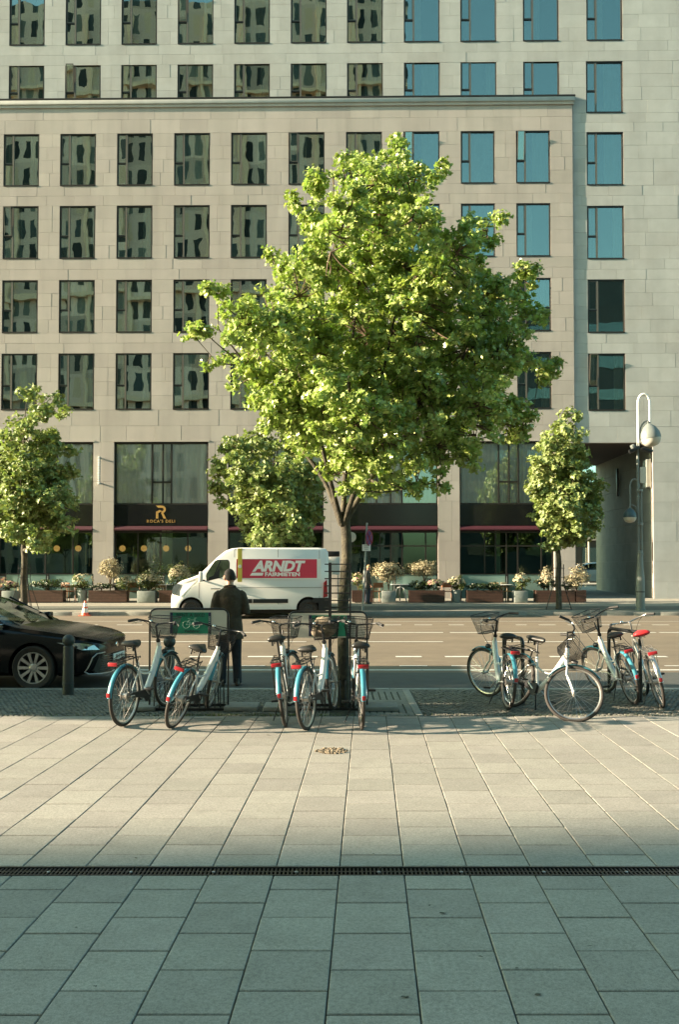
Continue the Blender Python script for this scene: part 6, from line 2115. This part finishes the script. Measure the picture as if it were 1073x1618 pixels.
    tp = flank([(371.8, 866.5), (378.8, 866.5), (378.8, 919.5), (371.8, 919.5)], M['tape'], 'yellow_stripe', out=.010)
    e = MB(); e.lathe([(.062, -.004), (.062, .004)], 18, Matrix.Translation((U(375.3), yflank(Z(895)) - .014, Z(895))) @ Matrix.Rotation(pi / 2, 4, 'X')); e.build('round_badge', M['white'], tp)
    # lamps, mirror, plate, bumper
    tl = flank([(508.5, 921), (513.5, 916), (514.5, 943), (507.5, 945)], M['redlamp'], 'tail_light', out=.012)
    mb = MB(); mb.prism(round_poly([(U(268.8), Z(938)), (U(274), Z(940)), (U(283), Z(924)), (U(279), Z(921.5)), (U(272), Z(925))], .05, 3), -.955, -.62, 'y'); mb.build('headlight', M['vanlamp'], t, None)
    mb = MB(); mb.prism(round_poly([(U(268.8), Z(938)), (U(274), Z(940)), (U(283), Z(924)), (U(279), Z(921.5)), (U(272), Z(925))], .05, 3), .62, .9, 'y'); mb.build('headlight', M['vanlamp'], t, None)
    mb = MB(); mb.box((0, 0, 0), (.13, .2, .36), bev=.05); o = mb.build('mirror', M['vanwhite'], t); o.location = (U(315), -1.14, Z(911))
    mb = MB(); mb.box((U(317.2), -1.14, Z(911)), (.03, .17, .32), bev=.01); mb.tube([(U(320), -.95, Z(917)), (U(316.5), -1.1, Z(917))], .03, 6); mb.build('mirror_back', M['blackmat'], t)
    mb = MB(); mb.b2((U(268.5) - .02, -.8, .30), (U(272), .8, .48), bev=.03); mb.build('bumper', M['blackmat'], t)
    sl = [(U(341), Z(881) + .012), (U(313), Z(908.5) + .012)]
    mb = MB(); mb.add([(sl[0][0] - .012, -.80, sl[0][1]), (sl[0][0] - .012, .80, sl[0][1]), (sl[1][0] - .012, .86, sl[1][1]), (sl[1][0] - .012, -.86, sl[1][1])], [(0, 1, 2, 3)]); mb.build('windscreen', M['vanglass'], t, None)
    for cx_ in (wf, wr):
        for s_ in (-1, 1): tw_wheel('wheel', t, (cx_, s_ * .86, hz), hz, .22, .21, 0, M['steeldark'], s_, 'steel')
        mb = MB(); mb.b2((cx_ - .42, -.72, .25), (cx_ + .42, .72, .78)); mb.build('wheel_well', M['blackmat'], t, None)
    mb = MB(); mb.b2((U(275), -.8, .2), (U(512), .8, .4)); mb.build('underbody', M['blackmat'], t, None)
M['steeldark'] = pm('dark_steel', (.07, .07, .068), .5, metal=.4, var=.2)
M['vanwhite'] = pm('van_white', (.74, .74, .70), .28, var=.03, vs=1.5, coat=.6)
M['vanline'] = pm('van_gap', (.18, .18, .17), .6, var=0); M['vanred'] = pm('van_red', (.58, .045, .085), .4, var=.04, coat=.2)
M['sign_white'] = pm('sign_white', (.82, .80, .76), .5, var=0); M['tape'] = pm('yellow_vinyl', (.62, .50, .08), .5, var=.1)
M['vanlamp'] = pm('van_headlamp', (.55, .55, .52), .12, metal=.3, var=.2, coat=1); M['vanglass'] = pm('van_glass', (.13, .15, .08), .06, var=.6, vs=2.5, coat=.6)
van()

def truck():  # unseen truck, added and sized to throw shade along the parking lane
    L = 6.4; t = empty('shade_truck', (-8.75, 14.1, Z_ROAD)); tag(t, 'white box truck added out of view to shade the parking lane', 'truck')
    mb = MB(); mb.b2((-L, -1.12, .95), (-1.75, 1.12, 3.95), bev=.04); mb.build('cargo_box', M['vanwhite'], t)
    mb = MB(); mb.prism(round_poly([(-1.7, .4), (0, .4), (.02, 1.25), (-.28, 2.3), (-1.7, 2.35)], .12, 4), -1.02, 1.02, 'y'); mb.build('cab', M['vanwhite'], t, 40)
    mb = MB(); mb.prism([(.035, 1.3), (-.235, 2.2), (-.215, 2.2), (.055, 1.3)], -.9, .9, 'y'); mb.build('windscreen', M['carglass'], t)
    mb = MB(); mb.b2((-L, -.8, .55), (-1.0, .8, .94)); mb.build('chassis', M['blackmat'], t)
    for x in (-.85, -5.0):
        for s_ in (-1, 1): tw_wheel('wheel', t, (x, s_ * .9, .4), .4, .25, .25, 0, M['zinc'], s_, 'steel')
truck()

# ================================================================ people
def loft(mb, rings, n=20):
    """rings: (centre, half width x, half depth y)"""
    vs, fs = [], []
    for (c, a, b, *rot) in rings:
        for k in range(n):
            t = 2 * pi * k / n
            vs.append((c[0] + a * cos(t), c[1] + b * sin(t), c[2]))
    for i in range(len(rings) - 1):
        for k in range(n): fs.append((i * n + k, i * n + (k + 1) % n, (i + 1) * n + (k + 1) % n, (i + 1) * n + k))
    fs += [tuple(range(n - 1, -1, -1)), tuple((len(rings) - 1) * n + k for k in range(n))]
    mb.add(vs, fs)
def fuse(mb, name, mat, parent, vox, smooth=6, sub=True):
    o = mb.build(name, mat, parent, None)
    m = o.modifiers.new('fuse', 'REMESH'); m.mode = 'VOXEL'; m.voxel_size = vox; m.use_smooth_shade = True
    s = o.modifiers.new('soften', 'SMOOTH'); s.iterations = smooth; s.factor = .5
    dg = bpy.context.evaluated_depsgraph_get(); dg.update()
    me = bpy.data.meshes.new_from_object(o.evaluated_get(dg)); o.modifiers.clear(); o.data = me; me.name = name
    me.polygons.foreach_set('use_smooth', [True] * len(me.polygons))
    return o
def hand(mb, wrist, d, side, up=Vector((0, 0, 1))):
    """palm, four bent fingers and a thumb from the wrist along d"""
    d = d.normalized(); sd = d.cross(up).normalized() * side; nn = sd.cross(d).normalized()
    palm = wrist + d * .05
    mb.tube([wrist - d * .02, wrist + d * .02, palm, wrist + d * .09], [.024, .03, .036, .032], 10)
    for i, L in enumerate((.072, .08, .074, .058)):
        a = wrist + d * .085 + sd * (-.027 + .018 * i)
        b = a + d * L * .5 - nn * .012; c = b + d * L * .25 - nn * L * .35; e = c - d * L * .05 - nn * L * .25
        mb.tube([a - d * .02, a, b, c, e], [.0095, .0095, .009, .008, .006], 7)
    a = wrist + d * .035 - sd * .03
    mb.tube([a + sd * .01, a - sd * .015 + d * .02, a - sd * .02 + d * .05 - nn * .01, a - sd * .008 + d * .07 - nn * .02], [.012, .012, .0105, .007], 7)
def person(label, loc, rot, H, skin, hair, coat, trousers, shoes, group, arms='phone', vox=.014, headturn=-.35):
    """a standing figure facing +y, built at 1.80 m and scaled"""
    t = empty('person', loc, (0, 0, rot)); t.scale = (H / 1.8,) * 3; tag(t, label, 'person', group)
    lean = .0
    # body in one piece: head, neck, trunk, arms, hands, legs
    mb = MB()
    HC = Vector((.0, .06, 1.64))
    hr = Matrix.Translation(HC) @ Matrix.Rotation(headturn * -.6, 4, 'Z') @ Matrix.Rotation(-.26, 4, 'X')
    mb.ball((0, 0, .0), (.080, .097, .116), 24, 16, hr)
    mb.ball((0, .03, -.065), (.056, .062, .062), 18, 12, hr)
    mb.tube([hr @ Vector((0, .085, .01)), hr @ Vector((0, .112, -.03)), hr @ Vector((0, .095, -.04))], [.009, .014, .012], 8)
    for s in (-1, 1):
        mb.ball((s * .090, -.008, -.016), (.014, .026, .038), 12, 8, hr)
        mb.ball((s * .03, .083, .012), (.014, .008, .008), 8, 6, hr)
    mb.tube([hr @ Vector((-.022, .088, -.072)), hr @ Vector((.022, .088, -.072))], .008, 6)
    mb.tube([(0, .0, 1.40), (0, .012, 1.50), (0, .035, 1.60)], [.066, .058, .055], 14)
    loft(mb, [((0, .01, .90), .15, .10), ((0, .01, 1.05), .14, .095), ((0, .0, 1.25), .165, .11), ((0, 0, 1.40), .16, .085), ((0, 0, 1.45), .09, .06)])
    arm_pts = {}
    for s in (-1, 1):
        sh = Vector((s * .172, -.005, 1.405))
        if arms == 'phone': el = Vector((s * .245, -.03, 1.11)); wr = Vector((s * .09, .24, 1.14))
        else: el = Vector((s * .25, -.03, 1.12)); wr = Vector((s * .24, .05, .87))
        arm_pts[s] = (sh, el, wr)
        mb.tube([sh, sh.lerp(el, .5), el, el.lerp(wr, .4), wr], [.05, .047, .04, .037, .027], 10)
        hand(mb, wr, (wr - el) if arms != 'phone' else Vector((-s * .45, .5, .35)), s)
        hp = Vector((s * .085, .005, .90)); kn = Vector((s * .10, .02, .50)); an = Vector((s * .115, -.02, .09))
        mb.tube([hp, hp.lerp(kn, .5), kn, kn.lerp(an, .4), an], [.085, .075, .055, .055, .038], 12)
        mb.tube([an + Vector((0, -.04, -.04)), an + Vector((0, .06, -.055)), an + Vector((0, .15, -.065))], [.035, .04, .03], 10)
    fuse(mb, 'body', skin, t, .011, 3)
    # trousers
    mb = MB()
    loft(mb, [((0, .01, .80), .165, .115), ((0, .01, .90), .17, .115), ((0, .01, 1.0), .16, .11)])
    for s in (-1, 1):
        hp = Vector((s * .085, .005, .88)); kn = Vector((s * .105, .012, .48)); an = Vector((s * .118, -.02, .075))
        mb.tube([hp, hp.lerp(kn, .5), kn, kn.lerp(an, .5), an, an + Vector((0, .008, -.035))], [.098, .09, .076, .068, .066, .067], 14)
    fuse(mb, 'trousers', trousers, t, vox, 4)
    for s in (-1, 1):
        an = Vector((s * .12, -.02, 0)); a2 = s * .10
        mb = MB(); R_ = Matrix.Translation(an) @ Matrix.Rotation(-a2, 4, 'Z')
        loft(mb, [((0, .045, 0), .042, .135), ((0, .045, .025), .047, .14), ((0, .04, .045), .045, .13), ((0, .005, .075), .04, .08), ((0, -.02, .11), .038, .05)], 18)
        o = mb.build('shoe', shoes, t, 50); o.matrix_local = R_
    # coat
    mb = MB()
    cl = .70
    loft(mb, [((0, .012, cl), .215, .155), ((0, .012, .78), .208, .15), ((0, .012, .90), .198, .145), ((0, .01, 1.04), .182, .135), ((0, .0, 1.16), .188, .135), ((0, -.008, 1.28), .192, .134), ((0, -.01, 1.37), .198, .122), ((0, -.005, 1.425), .176, .10), ((0, .0, 1.462), .125, .085), ((0, .008, 1.492), .080, .074)], 28)
    for s in (-1, 1):
        sh, el, wr = arm_pts[s]
        mb.tube([sh + Vector((-s * .03, 0, -.015)), sh + Vector((s * .012, -.0, -.045)), sh.lerp(el, .45) + Vector((s * .012, 0, 0)), el + Vector((s * .008, -.01, 0)), el.lerp(wr, .45), el.lerp(wr, .9)], [.07, .074, .068, .062, .056, .048], 14)
    c = fuse(mb, 'coat', coat, t, vox, 5)
    mb = MB(); mb.tube([(.085 * cos(a), -.004 + .078 * sin(a), 1.490 + .022 * sin(a) * -1) for a in np.linspace(0, 2 * pi, 25)[:-1]], .014, 8, closed=True); mb.build('collar', coat, c, 60)
    mb = MB(); mb.b2((-.003, -.15, cl), (.003, -.138, cl + .26)); mb.build('back_vent', M['blackmat'], c, None)
    # hair cap
    mb = MB(); vs, fs = [], []
    n, m_ = 24, 9
    for i in range(m_ + 1):
        th = radians(90 - i * (15.2 if i < 8 else 15.0))
        for k in range(n):
            a = 2 * pi * k / n; f_ = sin(a)
            low = (max(th, radians(-14)) if f_ > -.35 else max(th, radians(-36))) if f_ < .22 else max(th, radians(26 + 18 * f_))
            wv = 1 + .025 * sin(a * 9 + i * 2.1) * (i > 2); vs.append((.0865 * cos(low) * cos(a) * wv, .1075 * cos(low) * sin(a) * wv - .003, .125 * sin(low) + .002))
    for i in range(m_):
        for k in range(n): fs.append((i * n + k, i * n + (k + 1) % n, (i + 1) * n + (k + 1) % n, (i + 1) * n + k))
    mb.add(vs, fs, hr); mb.build('hair', hair, t, 60)
    if arms == 'phone':
        mb = MB(); mb.box((0, .335, 1.21), (.075, .012, .15), Matrix.Identity(4), bev=.006); ph = mb.build('phone', M['black'], None)
        ph.parent = t
    return t
M['skin'] = pm('skin', (.48, .27, .19), .5, var=.06); M['hair'] = pm('dark_hair', (.014, .010, .007), .8, var=.3, vs=60, bump=.5, bs=200)
M['coat'] = pm('brown_coat', (.058, .042, .028), .9, var=.22, vs=30, bump=.6, bs=7, bd=.06); M['trouser'] = pm('dark_trousers', (.016, .018, .024), .85, var=.2, vs=30, bump=.6, bs=9, bd=.05)
M['shoe'] = pm('dark_leather', (.02, .015, .012), .4, var=.2)
zt = Z_ROAD
pb = gnd(362.5, 1083, Z_ROAD + .004)
person('man in a long dark brown coat and dark trousers seen from behind on the road', (pb.x, pb.y, Z_ROAD + .004), radians(12), 1.87, M['skin'], M['hair'], M['coat'], M['trouser'], M['shoe'], None)
M['navy'] = pm('navy_cloth', (.02, .03, .05), .9, var=.2); M['greycloth'] = pm('grey_cloth', (.06, .06, .058), .9, var=.2)
Yw = 36.3
person('person in dark clothes standing among the terrace plants behind the grey sign pole', (gx(581, Yw), Yw, zfar(Yw)), radians(-70), 1.68, M['skin'], pm('fair_hair', (.40, .26, .12), .6), M['greycloth'], M['navy'], M['shoe'], None, arms='down', vox=.02)
